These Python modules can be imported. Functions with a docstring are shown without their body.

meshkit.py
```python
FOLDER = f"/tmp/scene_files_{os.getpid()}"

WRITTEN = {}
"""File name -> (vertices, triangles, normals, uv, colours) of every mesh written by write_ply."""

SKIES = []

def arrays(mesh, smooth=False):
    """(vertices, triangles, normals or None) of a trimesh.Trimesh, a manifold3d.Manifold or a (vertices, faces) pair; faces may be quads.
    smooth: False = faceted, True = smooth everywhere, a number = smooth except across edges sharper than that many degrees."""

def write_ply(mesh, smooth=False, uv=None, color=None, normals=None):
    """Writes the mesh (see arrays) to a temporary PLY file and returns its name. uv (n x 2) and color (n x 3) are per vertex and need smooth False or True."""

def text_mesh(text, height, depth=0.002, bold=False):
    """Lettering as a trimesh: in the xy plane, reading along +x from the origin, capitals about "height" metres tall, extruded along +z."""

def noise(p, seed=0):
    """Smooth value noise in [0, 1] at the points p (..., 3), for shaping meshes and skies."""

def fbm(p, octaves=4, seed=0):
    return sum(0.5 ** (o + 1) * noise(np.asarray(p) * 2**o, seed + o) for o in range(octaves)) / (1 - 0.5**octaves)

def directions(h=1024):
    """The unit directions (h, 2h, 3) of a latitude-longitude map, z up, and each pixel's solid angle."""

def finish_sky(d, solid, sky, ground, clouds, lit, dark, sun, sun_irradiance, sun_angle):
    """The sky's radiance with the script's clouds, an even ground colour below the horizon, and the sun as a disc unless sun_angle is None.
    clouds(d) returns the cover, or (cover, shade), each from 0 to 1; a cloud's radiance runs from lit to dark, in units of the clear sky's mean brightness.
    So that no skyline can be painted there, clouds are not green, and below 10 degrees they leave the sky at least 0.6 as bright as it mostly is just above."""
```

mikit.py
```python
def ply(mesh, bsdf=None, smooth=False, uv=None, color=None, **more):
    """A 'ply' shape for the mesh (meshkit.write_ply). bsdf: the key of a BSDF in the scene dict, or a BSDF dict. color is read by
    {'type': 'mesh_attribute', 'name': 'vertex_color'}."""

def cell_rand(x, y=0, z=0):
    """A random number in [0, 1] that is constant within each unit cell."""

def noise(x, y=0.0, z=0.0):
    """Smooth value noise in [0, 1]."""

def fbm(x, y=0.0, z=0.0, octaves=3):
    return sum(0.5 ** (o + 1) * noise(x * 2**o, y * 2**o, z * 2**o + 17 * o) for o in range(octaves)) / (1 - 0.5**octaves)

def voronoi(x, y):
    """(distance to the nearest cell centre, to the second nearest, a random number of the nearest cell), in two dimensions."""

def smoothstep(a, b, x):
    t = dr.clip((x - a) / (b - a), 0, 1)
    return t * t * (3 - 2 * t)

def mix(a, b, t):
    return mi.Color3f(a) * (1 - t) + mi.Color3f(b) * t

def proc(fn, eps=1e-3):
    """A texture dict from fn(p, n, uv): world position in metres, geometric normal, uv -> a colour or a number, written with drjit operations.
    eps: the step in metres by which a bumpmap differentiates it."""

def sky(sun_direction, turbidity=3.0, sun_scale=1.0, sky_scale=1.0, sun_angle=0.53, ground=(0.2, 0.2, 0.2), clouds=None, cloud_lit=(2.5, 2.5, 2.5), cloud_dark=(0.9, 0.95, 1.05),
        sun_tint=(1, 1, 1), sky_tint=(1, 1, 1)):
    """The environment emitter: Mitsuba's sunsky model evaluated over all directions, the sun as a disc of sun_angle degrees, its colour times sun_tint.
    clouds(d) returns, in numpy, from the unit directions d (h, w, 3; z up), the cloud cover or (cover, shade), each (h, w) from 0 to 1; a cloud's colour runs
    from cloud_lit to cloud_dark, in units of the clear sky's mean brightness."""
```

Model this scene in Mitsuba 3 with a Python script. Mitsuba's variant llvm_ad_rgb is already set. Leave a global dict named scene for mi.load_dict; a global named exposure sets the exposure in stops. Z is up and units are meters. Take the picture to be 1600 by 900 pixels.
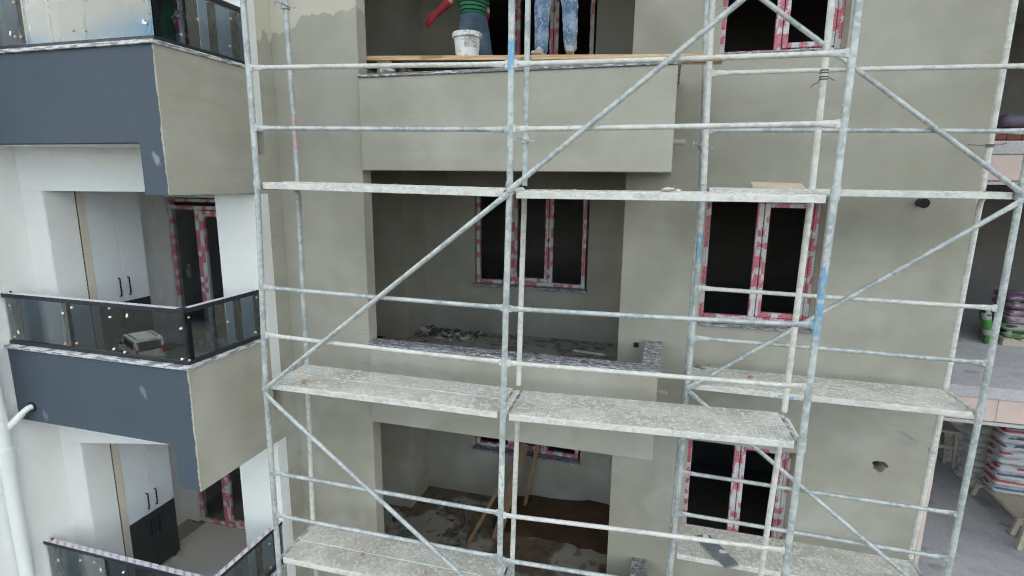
import math, random
import numpy as np, trimesh, mitsuba as mi, drjit as dr
import manifold3d as m3
from shapely.geometry import Polygon, box as sbox
import mikit, meshkit
from mikit import noise, fbm, cell_rand, smoothstep, mix, proc

random.seed(7)
RNG = np.random.default_rng(7)
T = mi.ScalarTransform4f

# ------------------------------------------------------------------ camera, sky, exposure
CAM = np.array([3.7884, -4.4174, 4.0461])
RVEC = np.array([0.191304, 0.270836, 0.037474])


def rotvec(r):
    th = np.linalg.norm(r)
    k = r / th
    K = np.array([[0, -k[2], k[1]], [k[2], 0, -k[0]], [-k[1], k[0], 0]])
    return np.eye(3) + math.sin(th) * K + (1 - math.cos(th)) * K @ K


AXES = rotvec(RVEC) @ np.array([[1, 0, 0], [0, 0, -1], [0, 1, 0.0]])   # rows: right, down, forward
scene = {'type': 'scene'}
labels = {}
scene['camera'] = {
    'type': 'perspective', 'fov': math.degrees(2 * math.atan(800 / 854.2)), 'fov_axis': 'x', 'near_clip': 0.05, 'far_clip': 2000.0,
    'to_world': T().look_at(origin=CAM.tolist(), target=(CAM + AXES[2]).tolist(), up=(-AXES[1]).tolist()),
}


def cloud_cover(d):
    q = np.stack([d[..., 0] / (d[..., 2] + 0.35), d[..., 1] / (d[..., 2] + 0.35), d[..., 2] * 0.5], -1)
    n = meshkit.fbm(q * 2.3 + [10.76, 6.87, 7.38], 5, seed=4)
    cover = np.clip((n - 0.40) / 0.13, 0, 1)
    shade = np.clip((meshkit.fbm(q * 3.1 + [9.0, 2.0, 5.0], 4, seed=9) - 0.42) * 2.2, 0, 1) * 0.55
    return cover, shade


scene['sky'] = mikit.sky([0.78, 0.58, 0.72], turbidity=3, sun_scale=0.1, sun_angle=10, clouds=cloud_cover, cloud_lit=(2.5, 2.48, 2.25), cloud_dark=(1.05, 1.05, 1.0), sky_tint=(1.03, 1.03, 0.92), ground=(0.12, 0.115, 0.11))
exposure = 3.9

# ------------------------------------------------------------------ materials


def bsdf(name, color, rough=0.85, metallic=0.0, spec=0.35, bump=None, scale=0.002, eps=2e-3, **more):
    base = proc(color) if callable(color) else {'type': 'rgb', 'value': list(color)}
    rg = proc(rough) if callable(rough) else float(rough)
    b = {'type': 'principled', 'base_color': base, 'roughness': rg, 'metallic': float(metallic), 'specular': float(spec), **more}
    if bump is not None:
        b = {'type': 'bumpmap', 'tex': proc(bump, eps), 'scale': float(scale), 'nested': b}
    scene[name] = {'type': 'twosided', 'nested': b}
    return name


def plaster_color(p, n, uv):
    big = fbm(p.x * 1.1 + 3, p.y * 1.1, p.z * 0.9, 3)
    mid = fbm(p.x * 5 + 11, p.y * 5, p.z * 4, 3)
    streak = fbm(p.x * 3.5 + p.y * 3.5, p.z * 0.5 + 4, 7.0, 3)
    fine = noise(p.x * 90, p.y * 90, p.z * 90)
    c = mix((0.345, 0.328, 0.268), (0.405, 0.39, 0.335), smoothstep(0.3, 0.7, big))
    c = c * (0.93 + 0.14 * mid) * (0.94 + 0.12 * streak) * (0.97 + 0.06 * fine)
    # patches that have dried paler, most of them on the lower storeys
    dry = smoothstep(0.50, 0.66, fbm(p.x * 1.7 + 21, p.y * 1.7, p.z * 1.3 + 8, 4)) * (0.25 + 0.75 * smoothstep(1.8, 0.9, p.z))
    c = mix(c, (0.46, 0.46, 0.43), 0.42 * dry)
    c = mix(c, (0.27, 0.255, 0.19), 0.28 * smoothstep(0.56, 0.70, fbm(p.x * 1.5 + 5, p.y * 1.5 + 2, p.z * 1.1 + 3, 4)))
    sweep = noise((p.x + p.y) * 3.1 + 2.4 * noise(p.x * 1.7, p.y * 1.7, p.z * 1.7), p.z * 9 + 5 * noise(p.x * 1.1 + 4, p.y, p.z * 1.3), 3.0)
    c = c * (0.97 + 0.06 * sweep)
    sc = smoothstep(0.69, 0.73, noise(p.x * 7 + 20, p.z * 38, 2.0)) * smoothstep(0.66, 0.72, noise(p.x * 1.9, p.z * 2.3, p.y * 2 + 6.0))
    c = mix(c, (0.29, 0.28, 0.23), 0.18 * sc)
    # unfinished splash of pale coat running down at the top left of the pier
    edge = 5.58 + 0.11 * noise(p.x * 5.5 + 2, p.y * 5.5) + 0.06 * noise(p.x * 23, p.y * 23) - 0.10 * smoothstep(0.6, 0.8, noise(p.x * 17 + 5, p.y * 17)) + 0.16 * smoothstep(-0.35, -0.1, p.x)
    coat = smoothstep(edge, edge + 0.012, p.z) * dr.select((p.x < 0.56) & (p.z < 7.0) & (p.y < 1.4), 1.0, 0.0)
    return mix(c, (0.55, 0.52, 0.43), coat)


def plaster_bump(p, n, uv):
    return fbm(p.x * 9, p.y * 9, p.z * 9, 3) * 1.0 + 0.25 * noise(p.x * 130, p.y * 130, p.z * 130) + 0.9 * fbm(p.x * 1.3 + p.y, p.z * 2.1, 3.0, 2)


bsdf('plaster', plaster_color, 0.88, bump=plaster_bump, scale=0.004)


def grey_paint(p, n, uv):
    c = mix((0.060, 0.080, 0.105), (0.074, 0.096, 0.124), fbm(p.x * 1.6, p.y * 1.6, p.z * 1.2, 3))
    c = c * (0.95 + 0.1 * fbm(p.x * 14, p.y * 14, p.z * 3, 3))
    # cutting-in line along the plastered return
    e = -0.597 - 0.014 * noise(p.z * 9.0, 3.0) - 0.012 * noise(p.z * 33.0, 8.0)
    c = mix(c, plaster_color(p, n, uv), smoothstep(e, e + 0.003, p.x))
    # two filler smears
    for (x, z) in ((-0.70, 4.21), (-2.63, 1.46), (-1.2, 1.9)):
        d = dr.sqrt(dr.square((p.x - x + 0.35 * (p.z - z)) / 0.045) + dr.square((p.z - z) / 0.085))
        s = smoothstep(1.0, 0.2, d + 0.9 * (noise(p.x * 45, p.z * 20, 2.0) - 0.5))
        c = mix(c, (0.36, 0.38, 0.40), (0.55 if z > 2 else 0.35) * s)
    return c


bsdf('grey_paint', grey_paint, 0.7, bump=plaster_bump, scale=0.003)


def white_paint(p, n, uv):
    c = mix((0.74, 0.75, 0.735), (0.80, 0.805, 0.795), fbm(p.x * 1.3, p.y * 1.3, p.z * 1.3, 3))
    return c * (0.975 + 0.05 * fbm(p.x * 11, p.y * 11, p.z * 5, 3))


bsdf('white_paint', white_paint, 0.75, bump=plaster_bump, scale=0.0025)
bsdf('cream_paint', (0.62, 0.56, 0.48), 0.8)
bsdf('dark_line', (0.10, 0.075, 0.06), 0.9)
bsdf('pvc_white', lambda p, n, uv: mix((0.70, 0.72, 0.71), (0.78, 0.79, 0.78), fbm(p.x * 7, p.y * 7, p.z * 3, 3)), 0.4)
bsdf('pvc_black', (0.02, 0.021, 0.023), 0.4)


def raw_dark(p, n, uv):
    c = mix((0.19, 0.18, 0.165), (0.27, 0.255, 0.24), fbm(p.x * 2, p.y * 2, p.z * 2, 4))
    row = dr.floor(p.z / 0.2)
    fx = (p.x + p.y) / 0.4 + 0.5 * (row - 2 * dr.floor(row / 2))
    joint = dr.maximum(smoothstep(0.06, 0.02, dr.abs(p.z / 0.2 - row - 0.05)), smoothstep(0.03, 0.01, dr.abs(fx - dr.floor(fx) - 0.03)))
    return mix(c, (0.33, 0.315, 0.30), 0.3 * joint)


bsdf('raw_room', raw_dark, 0.95)


def conc_color(p, n, uv):
    c = mix((0.42, 0.415, 0.43), (0.58, 0.57, 0.585), fbm(p.x * 1.7, p.y * 1.7, p.z * 2, 4))
    c = c * (0.9 + 0.2 * noise(p.x * 40, p.y * 40, p.z * 40))
    tr = smoothstep(0.55, 0.75, fbm(p.x * 2.8 + 9, p.y * 2.8, 1.0, 3))
    c = mix(c, (0.64, 0.62, 0.63), 0.4 * tr)
    return mix(c, (0.16, 0.15, 0.145), 0.5 * smoothstep(0.62, 0.70, fbm(p.x * 1.9 + 31, p.y * 1.9, 5.0, 4)))


def conc_bump(p, n, uv):
    return fbm(p.x * 14, p.y * 14, p.z * 14, 4)


bsdf('concrete', conc_color, 0.92, bump=conc_bump, scale=0.008)
bsdf('tile_floor', lambda p, n, uv: mix((0.52, 0.50, 0.465), (0.59, 0.57, 0.535), fbm(p.x * 3, p.y * 3, 1.0, 3)), 0.55)


def dirty_floor(p, n, uv):
    c = mix((0.25, 0.235, 0.205), (0.36, 0.345, 0.315), fbm(p.x * 2.3, p.y * 2.3, 1.0, 4))
    c = mix(c, (0.10, 0.098, 0.09), 0.6 * smoothstep(0.56, 0.64, fbm(p.x * 7.5 + 3, p.y * 7.5, 2.0, 4)))
    low = dr.select(p.z < 0, 1.0, 0.0)
    c = c * (1 + 0.25 * low)
    mud = smoothstep(0.52, 0.62, fbm(p.x * 1.4 + 2.2, p.y * 1.4, 4.0, 4) + 0.22 * smoothstep(1.2, 2.0, p.x) - 0.25 * smoothstep(3.9, 3.2, p.y) * smoothstep(2.4, 2.8, p.x))
    return mix(c, (0.10, 0.06, 0.034), 0.75 * low * mud)


bsdf('dirty_floor', dirty_floor, 0.85, bump=conc_bump, scale=0.015)
bsdf('mud', lambda p, n, uv: mix((0.04, 0.024, 0.015), (0.12, 0.068, 0.036), fbm(p.x * 5, p.y * 5, p.z * 9, 4)), 0.6, bump=conc_bump, scale=0.02)


def marble(p, n, uv):
    a = fbm(p.x * 30, p.y * 45, p.z * 50, 3)
    b = fbm(p.x * 24 + 7, p.y * 70, p.z * 80, 4)
    c = mix((0.13, 0.135, 0.15), (0.27, 0.275, 0.30), smoothstep(0.35, 0.65, a))
    c = mix(c, (0.60, 0.60, 0.615), 0.9 * smoothstep(0.54, 0.63, b))
    return mix(c, (0.20, 0.185, 0.225), 0.5 * smoothstep(0.58, 0.66, fbm(p.x * 8 + 1, p.y * 9 + 3, p.z * 9, 3)))


bsdf('marble', marble, lambda p, n, uv: 0.3 + 0.35 * noise(p.x * 20, p.y * 20, p.z * 20), bump=lambda p, n, uv: fbm(p.x * 30, p.y * 30, p.z * 30, 3), scale=0.006)


def marble_white(p, n, uv):
    b = fbm(p.x * 13 + 7, p.y * 13, p.z * 60, 4)
    c = mix((0.22, 0.225, 0.24), (0.60, 0.605, 0.615), smoothstep(0.40, 0.55, b))
    return mix(c, (0.34, 0.28, 0.33), 0.5 * smoothstep(0.60, 0.66, fbm(p.x * 19 + 1, p.y * 19 + 3, p.z * 19, 3)))


bsdf('marble_white', marble_white, 0.45)


def film(p, n, uv):
    w1 = 0.9 * (noise(p.x * 60, p.y * 60, p.z * 60) - 0.5)
    cell = cell_rand((p.x + 0.3 * p.y) / 0.075 + 0.35 * w1, p.z / 0.075 + w1, 5.0)
    red = dr.select(cell > 0.50, 1.0, 0.0)
    text = dr.select((cell_rand(p.x * 150 + 3, p.z * 95, p.y * 95) > 0.5), 1.0, 0.0)
    r = mix((0.60, 0.25, 0.29), (0.52, 0.12, 0.17), text)
    w = mix((0.66, 0.635, 0.64), (0.42, 0.42, 0.46), 0.5 * dr.select(cell_rand(p.x * 90, p.z * 90, p.y * 90) > 0.65, 1.0, 0.0))
    return mix(w, r, red) * (0.82 + 0.3 * fbm(p.x * 12, p.y * 12, p.z * 12, 2))


bsdf('film', film, 0.4)
bsdf('frame_dark', (0.03, 0.03, 0.035), 0.4)
bsdf('rail_dark', (0.018, 0.023, 0.029), 0.4, spec=0.4)


def rail_film(p, n, uv):
    s = p.x + p.y
    k = s / 0.115
    f = k - dr.floor(k)
    mark = dr.select((f > 0.2) & (f < 0.62) & (cell_rand(p.x * 120, p.y * 160, 1.0) > 0.35) & (dr.abs(n.z) > 0.5) & (p.z < 0.5), 1.0, 0.0)
    c = mix((0.70, 0.665, 0.70), (0.58, 0.56, 0.60), fbm(p.x * 9, p.y * 9, 2.0, 3))
    return mix(c, (0.30, 0.17, 0.27), mark * 0.8)


bsdf('rail_film', rail_film, 0.35)
bsdf('post_dark', (0.012, 0.015, 0.018), 0.95, spec=0.05)
scene['tinted_glass'] = {'type': 'thindielectric', 'int_ior': 1.75, 'specular_transmittance': {'type': 'rgb', 'value': [0.11, 0.165, 0.225]}, 'specular_reflectance': {'type': 'rgb', 'value': [0.95, 1.0, 1.0]}}
scene['clear_glass'] = {'type': 'thindielectric', 'int_ior': 1.5, 'specular_transmittance': {'type': 'rgb', 'value': [0.75, 0.8, 0.8]}}


def galv(p, n, uv):
    a = fbm(p.x * 9, p.y * 9, p.z * 7, 3)
    b = fbm(p.x * 38 + 5, p.y * 38, p.z * 30, 3)
    c = mix((0.33, 0.365, 0.37), (0.50, 0.53, 0.525), smoothstep(0.3, 0.7, a))
    c = mix(c, (0.60, 0.60, 0.575), 0.6 * smoothstep(0.48, 0.66, b))
    c = mix(c, (0.25, 0.27, 0.285), 0.4 * smoothstep(0.62, 0.70, fbm(p.x * 27, p.y * 27 + 9, p.z * 19, 3)))
    wob = noise(p.x * 60, p.y * 60, p.z * 24)
    for (x, z0, z1, col) in ((2.507, 4.93, 5.13, (0.10, 0.36, 0.66)), (4.977, 3.06, 3.42, (0.13, 0.33, 0.55)), (4.975, 2.86, 3.02, (0.16, 0.36, 0.55)), (4.135, 3.28, 3.55, (0.16, 0.36, 0.48)), (0.04, 4.35, 4.62, (0.55, 0.28, 0.26)), (2.455, 1.15, 1.45, (0.74, 0.75, 0.73))):
        m = dr.select((dr.abs(p.x - x) < 0.05) & ((p.y > 0.4) if x < 0.05 else (p.y < 0.4) if x != 4.135 else (p.y < 1.5)), 1.0, 0.0) * smoothstep(z0 - 0.03, z0, p.z) * smoothstep(z1 + 0.03, z1, p.z) * smoothstep(0.25, 0.45, wob)
        c = mix(c, col, 0.8 * m)
    return c


def galv_bump(p, n, uv):
    return fbm(p.x * 45, p.y * 45, p.z * 45, 3)


bsdf('galv', galv, 0.5, metallic=0.15, spec=0.5, bump=galv_bump, scale=0.004)


def galv_pale(p, n, uv):
    a = fbm(p.x * 7, p.y * 7, p.z * 9, 3)
    b = fbm(p.x * 31 + 5, p.y * 31, p.z * 30, 3)
    c = mix((0.52, 0.515, 0.475), (0.64, 0.635, 0.595), smoothstep(0.3, 0.7, a))
    c = mix(c, (0.70, 0.695, 0.66), 0.7 * smoothstep(0.48, 0.6, b))
    bl = dr.select((p.x > 4.96) & (p.x < 5.13) & (p.y > 1.1) & (p.y < 1.30) & (p.z > 1.90) & (p.z < 1.975), 1.0, 0.0) * smoothstep(0.3, 0.5, noise(p.x * 40, p.z * 60, 2.0))
    c = mix(c, (0.12, 0.36, 0.62), 0.8 * bl)
    return mix(c, (0.40, 0.39, 0.35), 0.4 * smoothstep(0.64, 0.74, fbm(p.x * 22, p.y * 22 + 9, p.z * 14, 3)))


bsdf('galv_pale', galv_pale, 0.65, metallic=0.05, spec=0.4, bump=galv_bump, scale=0.004)


def deck_top(p, n, uv):
    a = fbm(p.x * 3.1, p.y * 4.0, p.z, 3)
    sp = fbm(p.x * 33, p.y * 33, p.z * 30, 3)
    c = mix((0.49, 0.465, 0.405), (0.62, 0.595, 0.535), smoothstep(0.3, 0.7, a))
    c = mix(c, (0.73, 0.72, 0.68), 0.8 * smoothstep(0.50, 0.64, sp))
    c = mix(c, (0.37, 0.355, 0.30), 0.4 * smoothstep(0.60, 0.68, fbm(p.x * 50 + 8, p.y * 50, p.z * 3, 2)))
    c = mix(c, (0.52, 0.36, 0.32), 0.3 * smoothstep(0.72, 0.77, fbm(p.x * 4.4 + 2, p.y * 9 + 6, p.z * 3 + 2, 3)))
    gx, gy = p.x / 0.032, p.y / 0.024
    hx, hy = gx - dr.floor(gx) - 0.5, gy - dr.floor(gy) - 0.5
    hole = smoothstep(0.30, 0.22, dr.sqrt(hx * hx + hy * hy)) * smoothstep(0.56, 0.42, fbm(p.x * 6 + 2, p.y * 6, p.z * 2, 3) + 0.10 * smoothstep(0.5, 1.5, p.z)) * dr.select(n.z > 0.5, 1.0, 0.0)
    return mix(c, (0.27, 0.265, 0.24), 0.45 * hole)


def deck_bump(p, n, uv):
    gx, gy = p.x / 0.032, p.y / 0.024
    hx, hy = gx - dr.floor(gx) - 0.5, gy - dr.floor(gy) - 0.5
    return 0.3 * smoothstep(0.15, 0.35, dr.sqrt(hx * hx + hy * hy)) + 1.2 * fbm(p.x * 28, p.y * 28, p.z * 28, 3)


bsdf('deck_top', deck_top, 0.85, spec=0.3, bump=deck_bump, scale=0.006)
bsdf('crumb', lambda p, n, uv: mix((0.44, 0.43, 0.40), (0.74, 0.73, 0.70), noise(p.x * 25, p.y * 25, p.z * 25)), 0.95)
bsdf('crumb_dark', lambda p, n, uv: mix((0.035, 0.04, 0.045), (0.15, 0.14, 0.125), noise(p.x * 15, p.y * 15, p.z * 15)), 0.95)
bsdf('brick', (0.46, 0.22, 0.11), 0.95)


def wood(p, n, uv):
    g = fbm(p.x * 2.2, p.y * 60, p.z * 60, 4)
    c = mix((0.52, 0.33, 0.18), (0.70, 0.50, 0.31), smoothstep(0.3, 0.7, g))
    return mix(c, (0.30, 0.18, 0.09), 0.8 * smoothstep(0.72, 0.78, noise(p.x * 6, p.y * 18, p.z * 18)))


bsdf('wood', wood, 0.75)
bsdf('wood_old', lambda p, n, uv: mix((0.20, 0.125, 0.075), (0.34, 0.23, 0.15), fbm(p.x * 30, p.y * 30, p.z * 3, 4)), 0.85)
bsdf('wood_pale', lambda p, n, uv: mix((0.42, 0.36, 0.29), (0.58, 0.52, 0.44), fbm(p.x * 20, p.y * 20, p.z * 4, 4)), 0.85)
bsdf('xps_pink', lambda p, n, uv: mix((0.60, 0.47, 0.42), (0.70, 0.57, 0.52), fbm(p.x * 6, p.y * 6, p.z * 6, 3)), 0.9, bump=galv_bump, scale=0.003)
bsdf('red_brick', lambda p, n, uv: mix((0.22, 0.08, 0.05), (0.34, 0.14, 0.09), fbm(p.x * 30, p.y * 30, p.z * 30, 3)), 0.95)
bsdf('cabinet_white', (0.70, 0.735, 0.76), 0.35, spec=0.5)
bsdf('cabinet_dark', (0.034, 0.038, 0.04), 0.4, spec=0.5)
bsdf('black_metal', (0.012, 0.012, 0.014), 0.35, spec=0.5)
bsdf('cap_white', (0.85, 0.83, 0.80), 0.5)
bsdf('cap_orange', (0.68, 0.42, 0.26), 0.5)
bsdf('sticker_blue', (0.10, 0.14, 0.16), 0.5)


def denim(p, n, uv):
    c = mix((0.10, 0.17, 0.28), (0.27, 0.36, 0.47), smoothstep(0.35, 0.68, fbm(p.x * 14, p.y * 14, p.z * 8, 4)))
    c = mix(c, (0.56, 0.57, 0.56), 0.6 * smoothstep(0.58, 0.68, fbm(p.x * 55 + 4, p.y * 55, p.z * 40, 4)))
    c = mix(c, (0.58, 0.58, 0.56), 0.7 * smoothstep(0.90, 0.95, noise(p.x * 38 + 1, p.y * 38, p.z * 38)))
    return mix(c, (0.16, 0.135, 0.10), 0.55 * smoothstep(0.58, 0.70, fbm(p.x * 13 + 14, p.y * 13, p.z * 11, 4)))


bsdf('denim', denim, 0.95, bump=lambda p, n, uv: fbm(p.x * 40, p.y * 40, p.z * 25, 3), scale=0.01)
bsdf('denim_clean', lambda p, n, uv: mix((0.05, 0.075, 0.11), (0.10, 0.145, 0.20), fbm(p.x * 12, p.y * 12, p.z * 8, 3)), 0.95, bump=lambda p, n, uv: fbm(p.x * 40, p.y * 40, p.z * 25, 3), scale=0.01)


def stripes(p, n, uv):
    k = (p.z + 0.012 * fbm(p.x * 9, p.y * 9, 1.0, 2)) / 0.044
    f = k - dr.floor(k)
    return mix((0.03, 0.17, 0.085), (0.012, 0.018, 0.015), smoothstep(0.55, 0.62, f) * smoothstep(1.0, 0.93, f))


bsdf('striped_cloth', stripes, 0.95)
bsdf('grey_cloth', (0.16, 0.17, 0.18), 0.95)
bsdf('skin', (0.46, 0.27, 0.19), 0.6)
bsdf('hair', (0.02, 0.016, 0.013), 0.6)
bsdf('red_glove', lambda p, n, uv: mix((0.17, 0.015, 0.025), (0.30, 0.03, 0.045), fbm(p.x * 25, p.y * 25, p.z * 25, 3)), 0.85)
bsdf('shoe', lambda p, n, uv: mix((0.30, 0.27, 0.24), (0.58, 0.55, 0.51), fbm(p.x * 30, p.y * 30, p.z * 30, 3)), 0.9)


def bucket_color(p, n, uv):
    c = mix((0.66, 0.66, 0.65), (0.76, 0.76, 0.74), fbm(p.x * 8, p.y * 8, p.z * 8, 3))
    c = mix(c, (0.33, 0.33, 0.33), 0.7 * smoothstep(0.60, 0.66, fbm(p.x * 26, p.y * 26, p.z * 18, 3)))
    lab = dr.select((p.x > 1.63) & (p.x < 1.74) & (p.z > 5.43) & (p.z < 5.55), 1.0, 0.0)
    tx = dr.select(cell_rand(p.x * 60, p.z * 80, 2.0) > 0.5, 1.0, 0.0)
    return mix(c, mix((0.50, 0.47, 0.45), (0.25, 0.20, 0.20), tx), 0.75 * lab)


bsdf('bucket_plastic', bucket_color, 0.5)
bsdf('card', lambda p, n, uv: mix((0.56, 0.44, 0.33), (0.66, 0.54, 0.43), fbm(p.x * 9, p.y * 9, 1.0, 3)), 0.9)
bsdf('slate', lambda p, n, uv: mix(mix((0.13, 0.145, 0.155), (0.22, 0.235, 0.25), fbm(p.x * 12, p.y * 12, p.z * 12, 3)), (0.7, 0.7, 0.68), smoothstep(0.68, 0.72, fbm(p.x * 13 + 3, p.y * 13, 2.0, 2))), 0.6)
bsdf('wire', (0.10, 0.085, 0.075), 0.6)


def bag_green(p, n, uv):
    a = noise(p.x * 6, p.y * 6, p.z * 9)
    c = mix((0.07, 0.25, 0.05), (0.36, 0.38, 0.33), smoothstep(0.42, 0.58, a))
    return mix(c, (0.03, 0.05, 0.04), smoothstep(0.68, 0.72, noise(p.x * 14 + 3, p.y * 14, p.z * 20)))


bsdf('bag_green', bag_green, 0.45)


def bag_violet(p, n, uv):
    a = fbm(p.x * 8, p.y * 8, p.z * 16, 3)
    c = mix((0.17, 0.15, 0.16), (0.40, 0.345, 0.385), smoothstep(0.45, 0.55, a))
    return mix(c, (0.34, 0.10, 0.28), 0.7 * smoothstep(0.62, 0.66, noise(p.x * 5 + 3, p.y * 5, p.z * 12)))


bsdf('bag_violet', bag_violet, 0.45)


def bag_white(p, n, uv):
    k = p.z / 0.13
    f = k - dr.floor(k)
    r = cell_rand(dr.floor(k), 3.0, 1.0)
    side = dr.select(dr.abs(n.y) > 0.5, 1.0, 0.0)
    stripe = smoothstep(0.42, 0.46, f) * smoothstep(0.72, 0.68, f) * dr.select(noise(p.x * 4 + 7 * r, p.y * 4, r * 9) > 0.38, 1.0, 0.0)
    c = mix((0.52, 0.52, 0.53), (0.64, 0.64, 0.64), fbm(p.x * 9, p.y * 9, p.z * 9, 3))
    return mix(c, mix((0.45, 0.05, 0.06), (0.04, 0.10, 0.24), dr.select(r > 0.45, 1.0, 0.0) * side), 0.9 * stripe)


bsdf('bag_white', bag_white, 0.5)
bsdf('bag_purple', (0.20, 0.175, 0.215), 0.6)


def ground_color(p, n, uv):
    c = mix((0.045, 0.044, 0.042), (0.075, 0.073, 0.068), fbm(p.x * 0.35, p.y * 0.35, 1.0, 4))
    return c * (0.85 + 0.3 * noise(p.x * 9, p.y * 9, 2.0))


bsdf('ground_mat', ground_color, 0.95)
bsdf('pavement_mat', lambda p, n, uv: mix((0.16, 0.155, 0.15), (0.24, 0.235, 0.22), fbm(p.x * 1.5, p.y * 1.5, 1.0, 3)), 0.95)
bsdf('van_paint', (0.33, 0.34, 0.33), 0.3, spec=0.5, clearcoat=0.6)
bsdf('van_glass', (0.015, 0.018, 0.02), 0.1, spec=0.6)
bsdf('rubber', (0.02, 0.02, 0.02), 0.8)
bsdf('lamp_red', (0.35, 0.02, 0.02), 0.3)

# ------------------------------------------------------------------ helpers


def cat(*ms):
    flat = []
    for m in ms:
        flat.extend(m if isinstance(m, (list, tuple)) else [m])
    return trimesh.util.concatenate(flat) if len(flat) > 1 else flat[0]


def bx(x0, x1, y0, y1, z0, z1, b=0.0):
    if b <= 0:
        m = trimesh.creation.box((x1 - x0, y1 - y0, z1 - z0))
        m.apply_translation(((x0 + x1) / 2, (y0 + y1) / 2, (z0 + z1) / 2))
        return m
    b = min(b, 0.45 * min(x1 - x0, y1 - y0, z1 - z0))
    pts = []
    for x, sx in ((x0, 1), (x1, -1)):
        for y, sy in ((y0, 1), (y1, -1)):
            for z, sz in ((z0, 1), (z1, -1)):
                pts += [(x + sx * b, y + sy * b, z), (x + sx * b, y, z + sz * b), (x, y + sy * b, z + sz * b)]
    return trimesh.convex.convex_hull(np.array(pts))


def xz_wall(poly, y0, y1):
    m = trimesh.creation.extrude_polygon(poly, y1 - y0, engine='earcut')
    v = np.array(m.vertices)
    return trimesh.Trimesh(np.c_[v[:, 0], y1 - v[:, 2], v[:, 1]], m.faces, process=False)


def yz_wall(poly, x0, x1):
    m = trimesh.creation.extrude_polygon(poly, x1 - x0, engine='earcut')
    v = np.array(m.vertices)
    return trimesh.Trimesh(np.c_[x0 + v[:, 2], v[:, 0], v[:, 1]], m.faces, process=False)


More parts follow.
